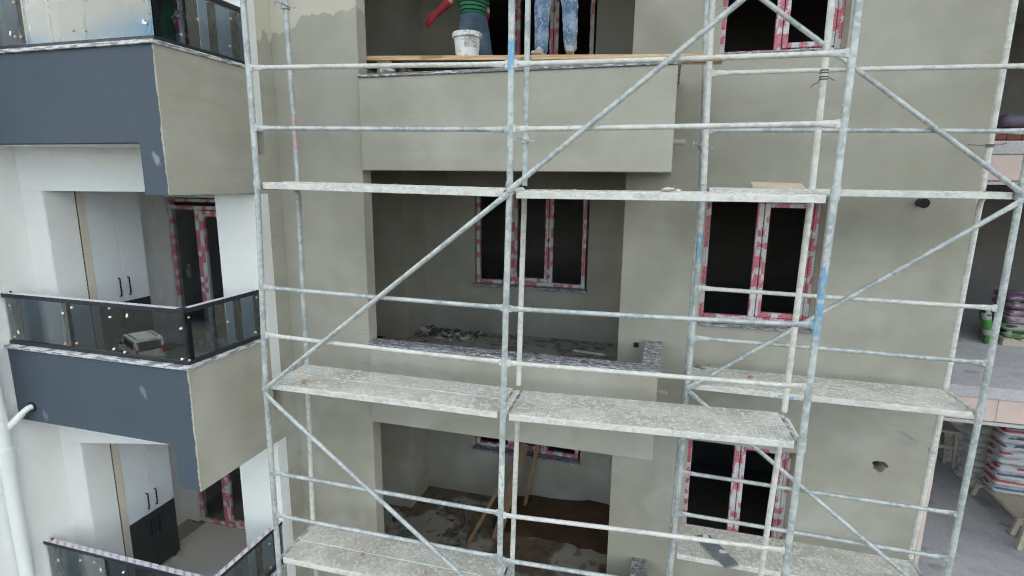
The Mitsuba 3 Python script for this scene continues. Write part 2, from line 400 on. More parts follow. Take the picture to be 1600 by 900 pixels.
def tube(points, r, sides=12, caps=True):
    p = np.asarray(points, float)
    n = len(p)
    r = np.broadcast_to(np.asarray(r, float), (n,)) if np.ndim(r) < 2 else np.asarray(r, float)
    t = np.gradient(p, axis=0)
    t /= np.linalg.norm(t, axis=1, keepdims=True)
    up = np.array([0, 0, 1.0]) if abs(t[:, 2]).max() < 0.9 else (np.array([0, 1.0, 0]) if abs(t[:, 1]).max() < 0.9 else np.array([1.0, 0, 0]))
    a = np.cross(t, up)
    a /= np.linalg.norm(a, axis=1, keepdims=True)
    b = np.cross(a, t)
    ang = np.arange(sides) * 2 * math.pi / sides
    ra, rb = (r, r) if r.ndim == 1 else (r[:, 0], r[:, 1])
    v = p[:, None] + np.cos(ang)[None, :, None] * a[:, None] * ra[:, None, None] + np.sin(ang)[None, :, None] * b[:, None] * rb[:, None, None]
    v = v.reshape(-1, 3)
    f = []
    for i in range(n - 1):
        for j in range(sides):
            k = (j + 1) % sides
            f += [(i * sides + j, i * sides + k, (i + 1) * sides + k), (i * sides + j, (i + 1) * sides + k, (i + 1) * sides + j)]
    if caps:
        c0, c1 = len(v), len(v) + 1
        v = np.vstack([v, p[0], p[-1]])
        for j in range(sides):
            k = (j + 1) % sides
            f += [(c0, k, j), (c1, (n - 1) * sides + j, (n - 1) * sides + k)]
    m = trimesh.Trimesh(v, f, process=False)
    if m.volume < 0:
        m.invert()
    return m


def rail_tube(a, b, r=0.021, flat=True, bow=0.006):
    """A scaffold tube with hammered-flat ends and a bolt at each."""
    a, b = np.asarray(a, float), np.asarray(b, float)
    L = np.linalg.norm(b - a)
    s = np.r_[0, 0.05, 0.10, 0.15, np.linspace(0.3, L - 0.3, 7), L - 0.15, L - 0.10, L - 0.05, L]
    w = np.array([RNG.uniform(-bow, bow), 0, RNG.uniform(-bow, bow)])
    pts = a + (b - a) * (s / L)[:, None] + np.sin(math.pi * s / L)[:, None] * w
    rr = np.full((len(s), 2), r)
    if flat:
        for i, (x, z) in enumerate(((0.008, 0.026), (0.008, 0.026), (0.013, 0.025), (r, r))):
            rr[i] = (x, z)
            rr[-1 - i] = (x, z)
    m = [tube(pts, rr, 12)]
    if flat:
        for q in (a + (b - a) * 0.03 / L, b - (b - a) * 0.03 / L):
            m.append(tube([q + [0, -0.02, 0], q + [0, 0.02, 0]], 0.009, 6))
    return cat(m)


def rot_z(m, deg, about=(0, 0, 0)):
    m = m.copy()
    m.apply_transform(trimesh.transformations.rotation_matrix(math.radians(deg), [0, 0, 1], about))
    return m


def rot(m, deg, axis, about=(0, 0, 0)):
    m = m.copy()
    m.apply_transform(trimesh.transformations.rotation_matrix(math.radians(deg), axis, about))
    return m


def lathe(profile, sides=28, at=(0, 0, 0)):
    m = trimesh.creation.revolve(np.asarray(profile, float), sections=sides)
    m.apply_translation(at)
    return m


USED = set()


def free(name):
    if name not in USED:
        USED.add(name)
        return name
    k = 1
    while f'{name}_{k:03d}' in USED:
        k += 1
    USED.add(f'{name}_{k:03d}')
    return f'{name}_{k:03d}'


def thing(name, label, category, group=None):
    key = free(name)
    labels[key] = {'label': label, 'category': category}
    if group:
        labels[key]['group'] = group
    return key


def part(parent, name, mesh, mat, smooth=False, label=None, kind=None):
    key = free(parent + '__' + name)
    scene[key] = mikit.ply(mesh, mat, smooth=smooth)
    if label or kind:
        labels[key] = {}
        if label:
            labels[key]['label'] = label
        if kind:
            labels[key]['kind'] = kind
    return key


def solo(name, mesh, mat, label, category, group=None, smooth=False):
    key = thing(name, label, category, group)
    scene[key] = mikit.ply(mesh, mat, smooth=smooth)
    return key


def struct(name, mesh, mat, label, kind='structure', smooth=False):
    key = free(name)
    scene[key] = mikit.ply(mesh, mat, smooth=smooth)
    labels[key] = {'label': label, 'kind': kind}
    return key


def chunk(c, s, flat=0.6, n=9):
    p = RNG.normal(size=(n, 3))
    p /= np.linalg.norm(p, axis=1, keepdims=True)
    p *= RNG.uniform(0.7, 1.0, (n, 1)) * np.array([s * RNG.uniform(0.7, 1.4), s * RNG.uniform(0.7, 1.3), s * flat])
    m = trimesh.convex.convex_hull(p)
    m.apply_translation(c)
    return m


# ------------------------------------------------------------------ ground
G = -8.7
struct('ground', bx(-300, 300, -300, 300, G - 0.5, G), 'ground_mat', 'dark bare ground and roadway in front of the building')
struct('pavement', bx(-60, 60, -3.2, -1.6, G, G + 0.13, 0.02), 'pavement_mat', 'narrow pale pavement along the foot of the building')

# ------------------------------------------------------------------ the building
H = 2.98
B = thing('apartment_building', 'unfinished apartment block with grey-green plastered walls, white painted balcony bays and grey balcony fronts', 'building')
PX0, PX1 = 0.52, 3.815          # plastered balcony between its ends
YP = 1.10                       # its front
YR = 2.20                       # the plastered wall right of it
YB = 4.20                       # back wall of the recess
XL, YL = -0.59, -0.38           # right and front face of the painted balconies
XS = -3.04                      # white side wall at the left edge


def wobble_box(x0, x1, y0, y1, z0, z1):
    return bx(x0, x1, y0, y1, z0, z1, 0.006)


def window_unit(parent, x0, x1, z0, z1, y, splits, sash, sill_mat='marble', sill=True, opening=None):
    """Frame bars with protective film; splits: x of the mullions; sash: index of the bay that has an opening wing."""
    w = part(parent, 'window', cat(bx(x0, x0 + 0.062, y, y + 0.07, z0, z1, 0.004), bx(x1 - 0.062, x1, y, y + 0.07, z0, z1, 0.004),
                                   bx(x0 + 0.064, x1 - 0.064, y + 0.001, y + 0.069, z0, z0 + 0.06, 0.004), bx(x0 + 0.064, x1 - 0.064, y + 0.001, y + 0.069, z1 - 0.06, z1, 0.004)), 'film')
    for sx in splits:
        part(w, 'mullion', bx(sx - 0.034, sx + 0.034, y + 0.004, y + 0.066, z0 + 0.062, z1 - 0.062, 0.004), 'film')
    ed = [x0 + 0.062] + [v for sx in splits for v in (sx - 0.034, sx + 0.034)] + [x1 - 0.062]
    a, b = ed[2 * sash] + 0.007, ed[2 * sash + 1] - 0.007
    za, zb = z0 + 0.068, z1 - 0.068
    part(w, 'sash', cat(bx(a, a + 0.055, y - 0.014, y + 0.05, za, zb, 0.005), bx(b - 0.055, b, y - 0.014, y + 0.05, za, zb, 0.005),
                        bx(a + 0.056, b - 0.056, y - 0.013, y + 0.049, za, za + 0.055, 0.005), bx(a + 0.056, b - 0.056, y - 0.013, y + 0.049, zb - 0.055, zb, 0.005)), 'film')
    if sill:
        part(w, 'sill', bx(x0 - 0.04 if y > 3 else x0 + 0.001, x1 + 0.05 if y > 3 else x1 - 0.001, y - 0.16 if y > 3 else y - 0.265, y + 0.03, z0 - 0.045 if y > 3 else z0 - 0.024, z0 - 0.004, 0.004), sill_mat)
    return w


for k in (-1, 0, 1):
    d = k * H
    F = {-1: -1.60, 0: 1.48, 1: 4.50}[k]       # floor of the recess
    # plastered balcony front with its return
    par = part(B, 'balcony_parapet', cat(wobble_box(PX0, PX1, YP, YP + 0.15, 1.16 + d, 2.13 + d), wobble_box(PX1 - 0.15, PX1, YP + 0.151, YR - 0.002, 1.16 + d, 2.13 + d)), 'plaster')
    part(par, 'coping', cat(bx(PX0 + 0.002, PX1 + 0.03, YP - 0.025, YP + 0.175, 2.131 + d, 2.162 + d, 0.003), bx(PX1 - 0.175, PX1 + 0.028, YP + 0.177, YR - 0.003, 2.131 + d, 2.161 + d, 0.003)), 'marble',
         label='marble coping covered in torn film and plaster spots' if k == 0 else None)
    # slab of the recess, ceiling of the recess below
    part(B, 'slab', bx(XL + 0.01, 3.60, YP + 0.19, 12.0, F - 0.19, F), 'dirty_floor')
    part(B, 'slab', bx(3.601, PX1 - 0.16, YP + 0.19, YR - 0.01, F - 0.19, F - 0.001), 'dirty_floor')
    part(B, 'slab', bx(3.602, 6.70, YR + 0.33, 12.0, F - 0.19, F - 0.001), 'raw_room')
    # recess walls
    part(B, 'recess_wall', xz_wall(Polygon([(-0.17, F + 0.002), (3.47, F + 0.002), (3.47, 4.28 + d), (-0.17, 4.28 + d)], [[(0.74, 2.33 + d), (2.64, 2.33 + d), (2.64, 3.92 + d), (0.74, 3.92 + d)]]), YB, YB + 0.2), 'plaster')
    part(B, 'recess_wall', bx(-0.40, -0.17, 3.452, YB + 0.2, F + 0.002, 4.28 + d), 'plaster')
    part(B, 'recess_wall', bx(-1.2, -0.172, 3.45, 3.65, F + 0.002, 4.28 + d), 'plaster')
    part(B, 'recess_wall', bx(-1.2, -1.0, 1.34, 3.449, F + 0.002, 4.28 + d), 'plaster')
    part(B, 'recess_wall', bx(3.325, 3.47, YR + 0.33, YB - 0.002, F + 0.002, 4.28 + d), 'plaster')
    window_unit(B, 0.76, 2.60, 2.345 + d, 3.90 + d, YB + 0.04, (1.375, 2.03), 1)
    # rooms behind: partitions, so that the openings look into closed rooms
    part(B, 'room_wall', bx(3.34, 3.47, YB + 0.201, 9.0, F + 0.002, 4.28 + d), 'raw_room')
    part(B, 'room_wall', bx(-1.2, 3.339, 8.0, 8.2, F + 0.002, 4.28 + d), 'raw_room')
    part(B, 'room_wall', bx(3.471, 6.60, 6.6, 6.8, F + 0.002, 4.28 + d), 'raw_room')
    part(B, 'room_wall', bx(-1.4, -1.201, 3.7, 8.2, F + 0.002, 4.28 + d), 'raw_room')
    # window in the right wall
    window_unit(B, 4.24, 5.452, 2.43 + d, 3.90 + d, YR + 0.225, (4.84,), 1)
    # end wall of the plastered part, its pink board and brick edge
    part(B, 'end_wall', bx(6.60, 6.785, YR + 0.322, 9.4, F + 0.002, 4.28 + d), 'raw_room')
    # right-hand open storey: slab edge and boarded beam
    FR = 1.58 + d
    part(B, 'open_slab', bx(6.83, 15.0, 3.40, 12.0, FR - 0.15, FR, 0.008), 'concrete', label='bare concrete floor slab with rough edge')
    part(B, 'edge_beam', bx(6.84, 15.0, 3.47, 3.72, FR - 0.46, FR - 0.152), 'raw_room')
    for i, (xa, xb) in enumerate(((6.85, 7.94), (7.945, 9.14), (9.145, 10.34), (10.345, 11.54))):
        part(B, 'insulation_board', bx(xa, xb, 3.425, 3.468, FR - 0.45 + 0.004 * (i % 2), FR - 0.153, 0.004), 'xps_pink', label='pink insulation board on the slab edge' if i == 0 else None)
    part(B, 'ledge', bx(6.85, 15.0, 3.41, 3.75, FR - 0.50, FR - 0.462, 0.004), 'concrete')
    part(B, 'open_back_wall', bx(9.9, 15.0, 8.9, 9.1, FR + 0.002, FR + 2.5), 'raw_room')
    part(B, 'open_back_wall', bx(6.79, 9.0, 11.0, 11.2, FR + 0.002, FR + 2.5), 'raw_room')
    part(B, 'open_side_wall', bx(14.8, 15.0, 3.8, 8.9, FR + 0.002, FR + 2.5), 'raw_room')
    # ---------------- painted balconies on the left
    FL = 1.57 + d
    fr = part(B, 'balcony_front', xz_wall(Polygon([(XS + 0.002, 1.37 + d), (-0.87, 1.37 + d), (-0.87, 0.90 + d), (XL, 0.90 + d), (XL, 2.20 + d), (XS + 0.002, 2.20 + d)]), YL, YL + 0.14), 'grey_paint',
              label={1: 'grey painted balcony front, the upper one', 0: 'grey painted balcony front, the lower one'}.get(k))
    part(fr, 'coping', cat(bx(XS + 0.003, XL + 0.025, YL - 0.03, YL + 0.16, 2.201 + d, 2.235 + d, 0.003), bx(XL - 0.15, XL + 0.023, YL + 0.162, 0.757, 2.201 + d, 2.234 + d, 0.003)), 'marble_white')
    part(B, 'balcony_side', bx(XL - 0.14, XL - 0.001, YL + 0.141, 0.759, 0.90 + d, 2.20 + d), 'plaster', label='bare plaster balcony side above the white wall' if k == 1 else None)
    part(B, 'balcony_slab', bx(XS + 0.003, XL - 0.142, YL + 0.142, 1.90, FL - 0.20, FL), 'tile_floor')
    part(B, 'balcony_ceiling', bx(XS + 0.004, XL - 0.143, YL + 0.143, 1.89, FL - 0.203, FL - 0.201), 'white_paint')
    # white wall beside the door, and the plastered stub that turns the corner
    part(B, 'white_wall', bx(-1.185, XL - 0.002, 0.762, 0.92, FL + 0.002, 3.87 + d), 'white_paint')
    part(B, 'stub_wall', bx(XL - 0.12, XL, 0.921, 1.149, FL - 0.85, 4.30 + d), 'plaster')
    part(B, 'stub_wall', bx(XL - 0.12, XL, 0.761, 0.9205, 3.871 + d, 4.30 + d), 'plaster')
    # back of the painted balcony with its door
    part(B, 'back_wall', xz_wall(Polygon([(-3.5, FL + 0.002), (-3.16, FL + 0.002), (-3.16, 3.76 + d), (-1.5, 3.76 + d), (-1.5, FL + 0.002), (-1.0, FL + 0.002), (-1.0, 4.34 + d), (-3.5, 4.34 + d)]), 1.88, 2.06), 'white_paint')
    part(B, 'back_wall', bx(-1.184, -1.03, 0.921, 1.879, FL + 0.002, 4.34 + d), 'white_paint')
    part(B, 'side_wall', bx(-3.55, -3.38, 0.41, 1.879, FL + 0.002, 4.34 + d), 'white_paint')
    part(B, 'side_wall', bx(-3.38, -2.80, 0.058, 0.385, FL + 0.002, 4.34 + d), 'white_paint')
    part(B, 'joint', bx(-3.37, -2.806, 0.386, 0.402, FL + 0.002, 4.33 + d), 'dark_line')
    part(B, 'wall_end', bx(-3.37, -2.795, 0.403, 0.487, FL + 0.002, 4.33 + d), 'cream_paint', label='cream painted wall end beside the cabinet')
    # lintel over the alcove, set at a slight angle, and its post
    a0 = np.array([-3.036, -0.012])
    ux = np.array([1.09, 0.29]) / np.hypot(1.09, 0.29)
    ang = math.degrees(math.atan2(0.29, 1.09))
    lin = bx(0, 2.5, 0, 0.10, 3.88 + d, 4.365 + d)
    pos = bx(0, 0.238, 0.0, 0.10, FL + 0.002, 3.879 + d)
    for nm, m in (('lintel', lin), ('post', pos)):
        m = rot_z(m, ang)
        m.apply_translation((a0[0], a0[1], 0))
        part(B, nm, m, 'white_paint')
    # door
    dr_ = part(B, 'door', cat(bx(-3.135, -3.075, 1.90, 1.96, FL + 0.004, 3.745 + d, 0.003), bx(-1.60, -1.54, 1.90, 1.96, FL + 0.004, 3.745 + d, 0.003), bx(-3.073, -1.602, 1.901, 1.959, 3.59 + d, 3.645 + d, 0.003),
                              bx(-3.073, -1.602, 1.901, 1.959, FL + 0.004, FL + 0.062, 0.003), bx(-3.073, -1.602, 1.901, 1.959, 3.70 + d, 3.744 + d, 0.003)), 'film')
    part(dr_, 'mullion', bx(-2.665, -2.59, 1.903, 1.957, FL + 0.063, 3.588 + d, 0.003), 'film')
    part(dr_, 'sash', cat(bx(-2.572, -2.505, 1.885, 1.95, FL + 0.07, 3.58 + d, 0.004), bx(-1.68, -1.61, 1.885, 1.95, FL + 0.07, 3.58 + d, 0.004), bx(-2.503, -1.682, 1.886, 1.949, FL + 0.07, FL + 0.13, 0.004),
                          bx(-2.503, -1.682, 1.886, 1.949, 3.50 + d, 3.58 + d, 0.004)), 'film')
    part(dr_, 'pane', bx(-3.072, -2.667, 1.925, 1.931, FL + 0.065, 3.588 + d), 'clear_glass')
    part(dr_, 'pane', bx(-2.502, -1.684, 1.922, 1.928, FL + 0.132, 3.498 + d), 'clear_glass')
    if k == 0:
        part(dr_, 'sticker', cat(bx(-2.93, -2.85, 1.9235, 1.9246, 2.60, 2.72), bx(-2.905, -2.85, 1.9235, 1.9246, 2.745, 2.80)), 'sticker_blue')
        dots = [(-3.03, 3.52), (-2.72, 3.42), (-2.40, 3.45), (-2.73, 2.52), (-2.35, 2.47), (-2.98, 2.55)]
        part(dr_, 'spacer', cat(*[chunk((x, 1.915, z), 0.014) for x, z in dots]), 'cap_orange')
    part(B, 'door_room', cat(bx(-3.6, -1.0, 5.0, 5.2, FL + 0.002, 4.34 + d), bx(-3.7, -3.501, 2.07, 5.2, FL + 0.002, 4.34 + d), bx(-1.0, -0.9, 2.07, 5.2, FL + 0.002, 4.34 + d), bx(-3.5, -1.0, 2.061, 5.0, FL - 0.2, FL - 0.001)), 'raw_room')

# plastered wall right of the balcony with its three windows, all storeys in one sheet
holes = [[(4.235, 2.405 + d), (5.455, 2.405 + d), (5.455, 3.92 + d), (4.235, 3.92 + d)] for d in (-H, 0, H)]
hole_disc = [(6.305 + 0.075 * (1 + 0.22 * math.sin(5 * t + 1)) * math.cos(t), 0.915 + 0.068 * (1 + 0.2 * math.sin(3 * t)) * math.sin(t)) for t in np.linspace(0, 2 * math.pi, 17)[:-1]]
part(B, 'facade_wall', xz_wall(Polygon([(3.32, -4.6), (6.79, -4.6), (6.79, 10.2), (3.32, 10.2)], holes + [hole_disc]), YR, YR + 0.32), 'plaster', label='plastered outer wall with three window openings')
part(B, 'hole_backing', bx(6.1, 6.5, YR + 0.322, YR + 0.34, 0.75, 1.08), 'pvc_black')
part(B, 'facade_edge', xz_wall(Polygon([(6.791, -4.6)] + [(6.838 + 0.010 * (meshkit.noise(np.array([z * 9.0, 0.5, 0.5])) - 0.5) + 0.006 * (meshkit.noise(np.array([z * 41.0, 3.5, 0.5])) - 0.5), z) for z in np.arange(-4.6, 10.2, 0.045)] + [(6.791, 10.2)]), YR + 0.012, YR + 0.16), 'xps_pink', label='pink insulation edge at the right end of the plastered wall')
part(B, 'brick_edge', bx(6.787, 6.852, YR + 0.17, 3.39, -4.6, 10.2), 'red_brick')
part(B, 'pier', bx(XL + 0.001, 0.495, 1.15, 1.33, -4.6, 10.2), 'plaster', label='tall plastered pier left of the recessed balconies')
# the white wall that stands forward at the left edge of the picture
part(B, 'side_bay', bx(-6.5, XS, -0.95, 0.30, -8.7, 10.2), 'white_paint', label='white side wall at the left edge')
# upper storeys and mass outside the picture that shade the front
part(B, 'upper_mass', cat(bx(-3.03, XL, -0.38, 1.9, 2.20 + 1.68 * H, 10.2), bx(PX0, PX1, YP, 2.19, 2.0 * H + 1.16, 10.2), bx(-3.0, 6.7, 2.45, 12.0, 2 * H + 1.32, 10.2), bx(6.85, 15.0, 3.4, 12.0, 2 * H + 1.1, 10.2)), 'plaster')
part(B, 'rear_wall', bx(-6.5, 15.2, 12.01, 12.3, -8.7, 10.2), 'plaster')
part(B, 'roof', bx(-6.6, 15.3, -1.75, 12.4, 10.21, 10.5), 'concrete')
part(B, 'base_mass', cat(bx(-3.0, 6.7, 2.45, 12.0, -8.7, -4.7), bx(XL, 0.49, 1.34, 2.44, -8.7, -4.7), bx(6.86, 15.0, 3.4, 12.0, -8.7, -4.2)), 'plaster')
part(B, 'base_wall', bx(-3.0, 6.8, YR + 0.01, 2.44, -8.7, -4.62), 'plaster')
part(B, 'left_end_wall', bx(-6.5, -6.3, 0.31, 12.0, -8.7, 10.2), 'plaster')
part(B, 'right_end_wall', bx(15.01, 15.2, 3.4, 12.0, -8.7, 10.2), 'plaster')

# ------------------------------------------------------------------ railings of the painted balconies
capsF = {0: [(-2.955, 2.665, 'o'), (-2.959, 2.315, 'o'), (-2.059, 2.71, 'w'), (-2.196, 2.639, 'w'), (-2.062, 2.326, 'o'), (-2.227, 2.304, 'o'), (-1.548, 2.741, 'w'), (-1.555, 2.648, 'w'), (-1.562, 2.311, 'w'), (-1.422, 2.291, 'w'), (-0.67, 2.603, 'w'), (-0.696, 2.29, 'w')],
         1: [(-2.22, 5.632, 'o'), (-2.194, 5.33, 'o'), (-2.267, 5.335, 'o'), (-1.542, 5.35, 'o'), (-1.396, 5.34, 'o'), (-0.69, 5.36, 'w'), (-1.359, 5.60, 'w'), (-2.95, 5.35, 'o')],
         -1: [(-2.957, -0.231, 'o'), (-2.508, -0.337, 'o'), (-2.29, -0.314, 'o'), (-1.87, -0.352, 'w'), (-2.9, -0.68, 'o')]}
tabsF = {0: [(-1.335, 2.679), (-2.899, 2.371)], 1: [(-2.064, 5.40), (-2.33, 5.37), (-0.72, 5.375)], -1: [(-2.88, -0.42), (-2.215, -0.40)]}
capsS = {0: [(-0.303, 2.71, 'o'), (-0.341, 2.287, 'o'), (0.183, 2.544, 'o'), (0.632, 2.716, 'o'), (0.569, 2.328, 'w')], 1: [(-0.053, 5.33, 'o'), (0.155, 5.516, 'o'), (0.579, 5.634, 'o'), (0.539, 5.362, 'o')], -1: [(0.514, -0.329, 'o'), (0.503, -0.647, 'o')]}
for k, lab in ((1, 'dark glass balcony railing at the top, above the upper grey balcony front'), (0, 'dark glass balcony railing at mid height, reflecting a parked van'), (-1, 'dark glass balcony railing at the bottom left with printed film on its top rail')):
    d = k * H
    R = thing('balcony_railing', lab, 'railing', 'glass railings of the painted balconies')
    zb, zt = 2.237 + d, 2.80 + d
    yf, xs = -0.335, -0.635
    part(R, 'bottom_rail', cat(bx(XS + 0.01, xs + 0.03, yf - 0.02, yf + 0.03, zb, zb + 0.04, 0.004), bx(xs - 0.02, xs + 0.03, yf + 0.031, 0.755, zb, zb + 0.04, 0.004)), 'rail_dark')
    part(R, 'top_rail', cat(bx(XS + 0.01, xs + 0.035, yf - 0.03, yf + 0.04, zt - 0.045, zt, 0.006), bx(xs - 0.035, xs + 0.035, yf + 0.041, 0.755, zt - 0.045, zt, 0.006)), 'rail_dark')
    part(R, 'protective_film', cat(bx(XS + 0.012, xs - 0.06, yf - 0.026, yf + 0.036, zt + 0.0005, zt + 0.003), bx(xs - 0.03, xs + 0.03, yf + 0.06, 0.75, zt + 0.0005, zt + 0.003)), 'rail_film')
    for x in (-2.925, -2.195, xs):
        part(R, 'post', bx(x - 0.03, x + 0.03, yf + 0.012, yf + 0.062, zb + 0.042, zt - 0.047, 0.004), 'post_dark')
    for y in (0.40, 0.70):
        part(R, 'post', bx(xs - 0.065, xs - 0.012, y - 0.03, y + 0.03, zb + 0.042, zt - 0.047, 0.004), 'post_dark')
    for xa, xb in ((XS + 0.02, -2.12), (-2.115, -1.39), (-1.385, xs + 0.018)):
        m = trimesh.Trimesh([(xa, yf, zb + 0.041), (xb, yf, zb + 0.041), (xb, yf, zt - 0.046), (xa, yf, zt - 0.046)], [(0, 1, 2), (0, 2, 3)], process=False)
        part(R, 'glass_panel', m, 'tinted_glass')
    for ya, yb in ((yf + 0.002, 0.17), (0.174, 0.752)):
        m = trimesh.Trimesh([(xs + 0.02, ya, zb + 0.041), (xs + 0.02, yb, zb + 0.041), (xs + 0.02, yb, zt - 0.046), (xs + 0.02, ya, zt - 0.046)], [(0, 1, 2), (0, 2, 3)], process=False)
        part(R, 'glass_panel', m, 'tinted_glass')
    for x, z, c in capsF[k]:
        part(R, 'glass_cap', tube([(x, yf - 0.013, z), (x, yf - 0.001, z)], 0.0115, 12), 'cap_white' if c == 'w' else 'cap_orange')
    for y, z, c in capsS[k]:
        part(R, 'glass_cap', tube([(xs + 0.021, y, z), (xs + 0.034, y, z)], 0.0115, 12), 'cap_white' if c == 'w' else 'cap_orange')
    for x, z in tabsF[k]:
        m = rot(bx(-0.011, 0.011, -0.004, 0, -0.02, 0.02), RNG.uniform(-30, 30), [0, 1, 0])
        m.apply_translation((x, yf - 0.001, z))
        part(R, 'paper_tab', m, 'cap_white')
    part(R, 'end_screw', tube([(XS + 0.09, yf + 0.02, zt), (XS + 0.09, yf + 0.02, zt + 0.02)], 0.012, 8), 'black_metal')

# ------------------------------------------------------------------ cabinets
for k, lab in ((0, 'tall white cabinet with two black handles, upper balcony, mostly hidden by the railing'), (-1, 'tall cabinet with white upper doors and dark lower doors, lower balcony')):
    d = k * H
    C = thing('cabinet', lab, 'cabinet', 'balcony cabinets')
    x = -2.80
    part(C, 'carcass', cat(bx(-3.37, x - 0.022, 0.49, 1.19, 1.62 + d, 4.1 + d)), 'cabinet_white')
    zs = 2.475 + d
    for ya, yb, hy in ((0.492, 0.838, 0.775), (0.842, 1.188, 0.90)):
        for za, zt, mat, nm, hz in ((zs + 0.002, 4.1 + d, 'cabinet_white', 'upper_door', 2.67 + d), (1.622 + d, zs - 0.002, 'cabinet_dark', 'lower_door', 2.27 + d)):
            D = part(C, nm, bx(x - 0.02, x, ya, yb, za, zt, 0.002), mat)
            part(D, 'handle', tube([(x, hy, hz - 0.115), (x + 0.022, hy, hz - 0.115), (x + 0.03, hy, hz - 0.095), (x + 0.03, hy, hz + 0.095), (x + 0.022, hy, hz + 0.115), (x, hy, hz + 0.115)], 0.0085, 8), 'black_metal', smooth=40)
    for y in (0.54, 1.14):
        part(C, 'foot', lathe([(0, 0), (0.025, 0), (0.022, 0.05), (0, 0.05)], 10, (x - 0.05, y, 1.571 + d)), 'black_metal')
solo('wall_tap', cat(tube([(-3.379, 1.32, 2.78), (-3.30, 1.32, 2.78), (-3.27, 1.32, 2.74)], 0.014, 8), tube([(-3.33, 1.32, 2.78), (-3.33, 1.32, 2.83)], 0.008, 6), bx(-3.36, -3.30, 1.30, 1.34, 2.825, 2.84)), 'black_metal', 'small dark wall tap between the cabinet and the balcony door', 'tap')

# ------------------------------------------------------------------ pipes
DP = thing('downpipe', 'thick white plastic downpipe at the lower left edge with an angled inlet', 'pipe')
px_, py_ = XS + 0.09, -0.615
part(DP, 'pipe', tube([(px_, py_, -8.7), (px_, py_, -2.6), (px_, py_, 10.1)], 0.068, 24), 'pvc_white', smooth=40)
for z in (1.02, -1.9, 4.0):
    part(DP, 'coupling', cat(lathe([(0.069, -0.10), (0.079, -0.10), (0.079, 0.10), (0.069, 0.10)], 24, (px_, py_, z)), lathe([(0.07, 0.10), (0.084, 0.10), (0.084, 0.125), (0.07, 0.125)], 24, (px_, py_, z))), 'pvc_white', smooth=40)
part(DP, 'inlet', cat(tube([(-2.80, -0.375, 1.545), (-2.80, -0.42, 1.543), (-2.815, -0.455, 1.52), (-2.92, -0.585, 1.345)], 0.031, 16), tube([(-2.83, -0.475, 1.494), (-2.90, -0.56, 1.378)], 0.037, 16)), 'pvc_white', smooth=60)
part(DP, 'seal_ring', tube([(-2.80, -0.383, 1.545), (-2.80, -0.395, 1.545)], 0.056, 16), 'pvc_black')
for d, lab in ((H, 'short pale plastic spout sticking out beside the upper plastered balcony'), (0, 'short pale plastic spout sticking out beside the lower plastered balcony')):
    z = 1.62 + d - (0.15 if d else 0)
    solo('drain_spout', cat(tube([(PX1 - 0.01, 1.55, z + (0 if d else 0.15)), (PX1 + 0.12, 1.53, z - 0.01 + (0 if d else 0.15))], 0.026, 14), tube([(PX1 + 0.06, 1.54, z - 0.005 + (0 if d else 0.15)), (PX1 + 0.115, 1.531, z - 0.01 + (0 if d else 0.15))], 0.031, 14)), 'wood_pale', lab, 'pipe', 'drain spouts of the plastered balconies', smooth=40)
V = thing('vent_pipe', 'black round pipe stub sticking out of the plastered wall under the right deck', 'pipe')
part(V, 'sleeve', tube([(6.30, YR - 0.002, 3.87), (6.30, YR - 0.09, 3.868)], 0.043, 20), 'pvc_black', smooth=40)
part(V, 'rim', tube([(6.30, YR - 0.091, 3.868), (6.30, YR - 0.12, 3.867)], 0.048, 20), 'pvc_black', smooth=40)
solo('wall_socket', cat(bx(3.51, 3.57, YR - 0.012, YR - 0.001, 2.06, 2.12, 0.003), bx(3.525, 3.555, YR - 0.02, YR - 0.013, 2.075, 2.105)), 'pvc_black', 'small black hole cover in the plaster near the balcony coping end', 'outlet')

# ------------------------------------------------------------------ scaffolds


def yfront(x):
    return 0.0331 * x - 0.008


COL = {  # x at z = 0, 2, 4, 6 for front and rear standards
    'A': ([-0.04, -0.025, 0.06, 0.056], [-0.045, 0.008, 0.04, 0.03]),
    'B': ([2.445, 2.472, 2.513, 2.515], [2.41, 2.452, 2.483, 2.49]),
    'C': ([4.945, 4.962, 4.981, 4.985], [4.895, 4.945, 4.963, 4.945]),
    'D': ([4.09, 4.12, 4.124, 4.07], [4.10, 4.13, 4.135, 4.05]),
    'E': ([6.69, 6.708, 6.704, 6.70], [6.634, 6.688, 6.708, 6.705]),
}
W = 0.62
ZL = [0.0, 2.0, 4.0, 6.0]


def col_point(c, rear, z):
    xs = COL[c][1 if rear else 0]
    x = float(np.interp(z, ZL, xs)) if z >= 0 else xs[0]
    y = yfront(x) + (1.115 if c in 'DE' else 0) + (W if rear else 0)
    return np.array([x, y, z])


def frame_mesh(c, z0, z1):
    f0, f1 = col_point(c, False, z0 + 0.0), col_point(c, False, z1 - 0.04)
    r0, r1 = col_point(c, True, z0), col_point(c, True, z1 - 0.04)
    front = tube([f0, (f0 + f1) / 2 + [RNG.uniform(-.004, .004), 0, 0], f1 + [0, 0, 0.06]], 0.0275, 16)
    dirv = f1 - r1
    L = np.linalg.norm(dirv)
    dirv /= L
    bend = [r0, (r0 + r1) / 2, r1 + [0, 0, -0.12], r1 + [0, 0, -0.06] + dirv * 0.012, r1 + dirv * 0.05 + [0, 0, -0.015], r1 + dirv * 0.12, f1 - dirv * 0.02]
    seg = [tube(bend[:3], 0.0265, 14), tube(bend[2:], 0.0265, 14)]
    low = tube([col_point(c, False, z1 - 0.42), col_point(c, True, z1 - 0.42)], 0.017, 10)
    sleeve = tube([f1 + [0, 0, -0.03], f1 + [0, 0, 0.075]], 0.034, 16)
    return front, seg, low, sleeve


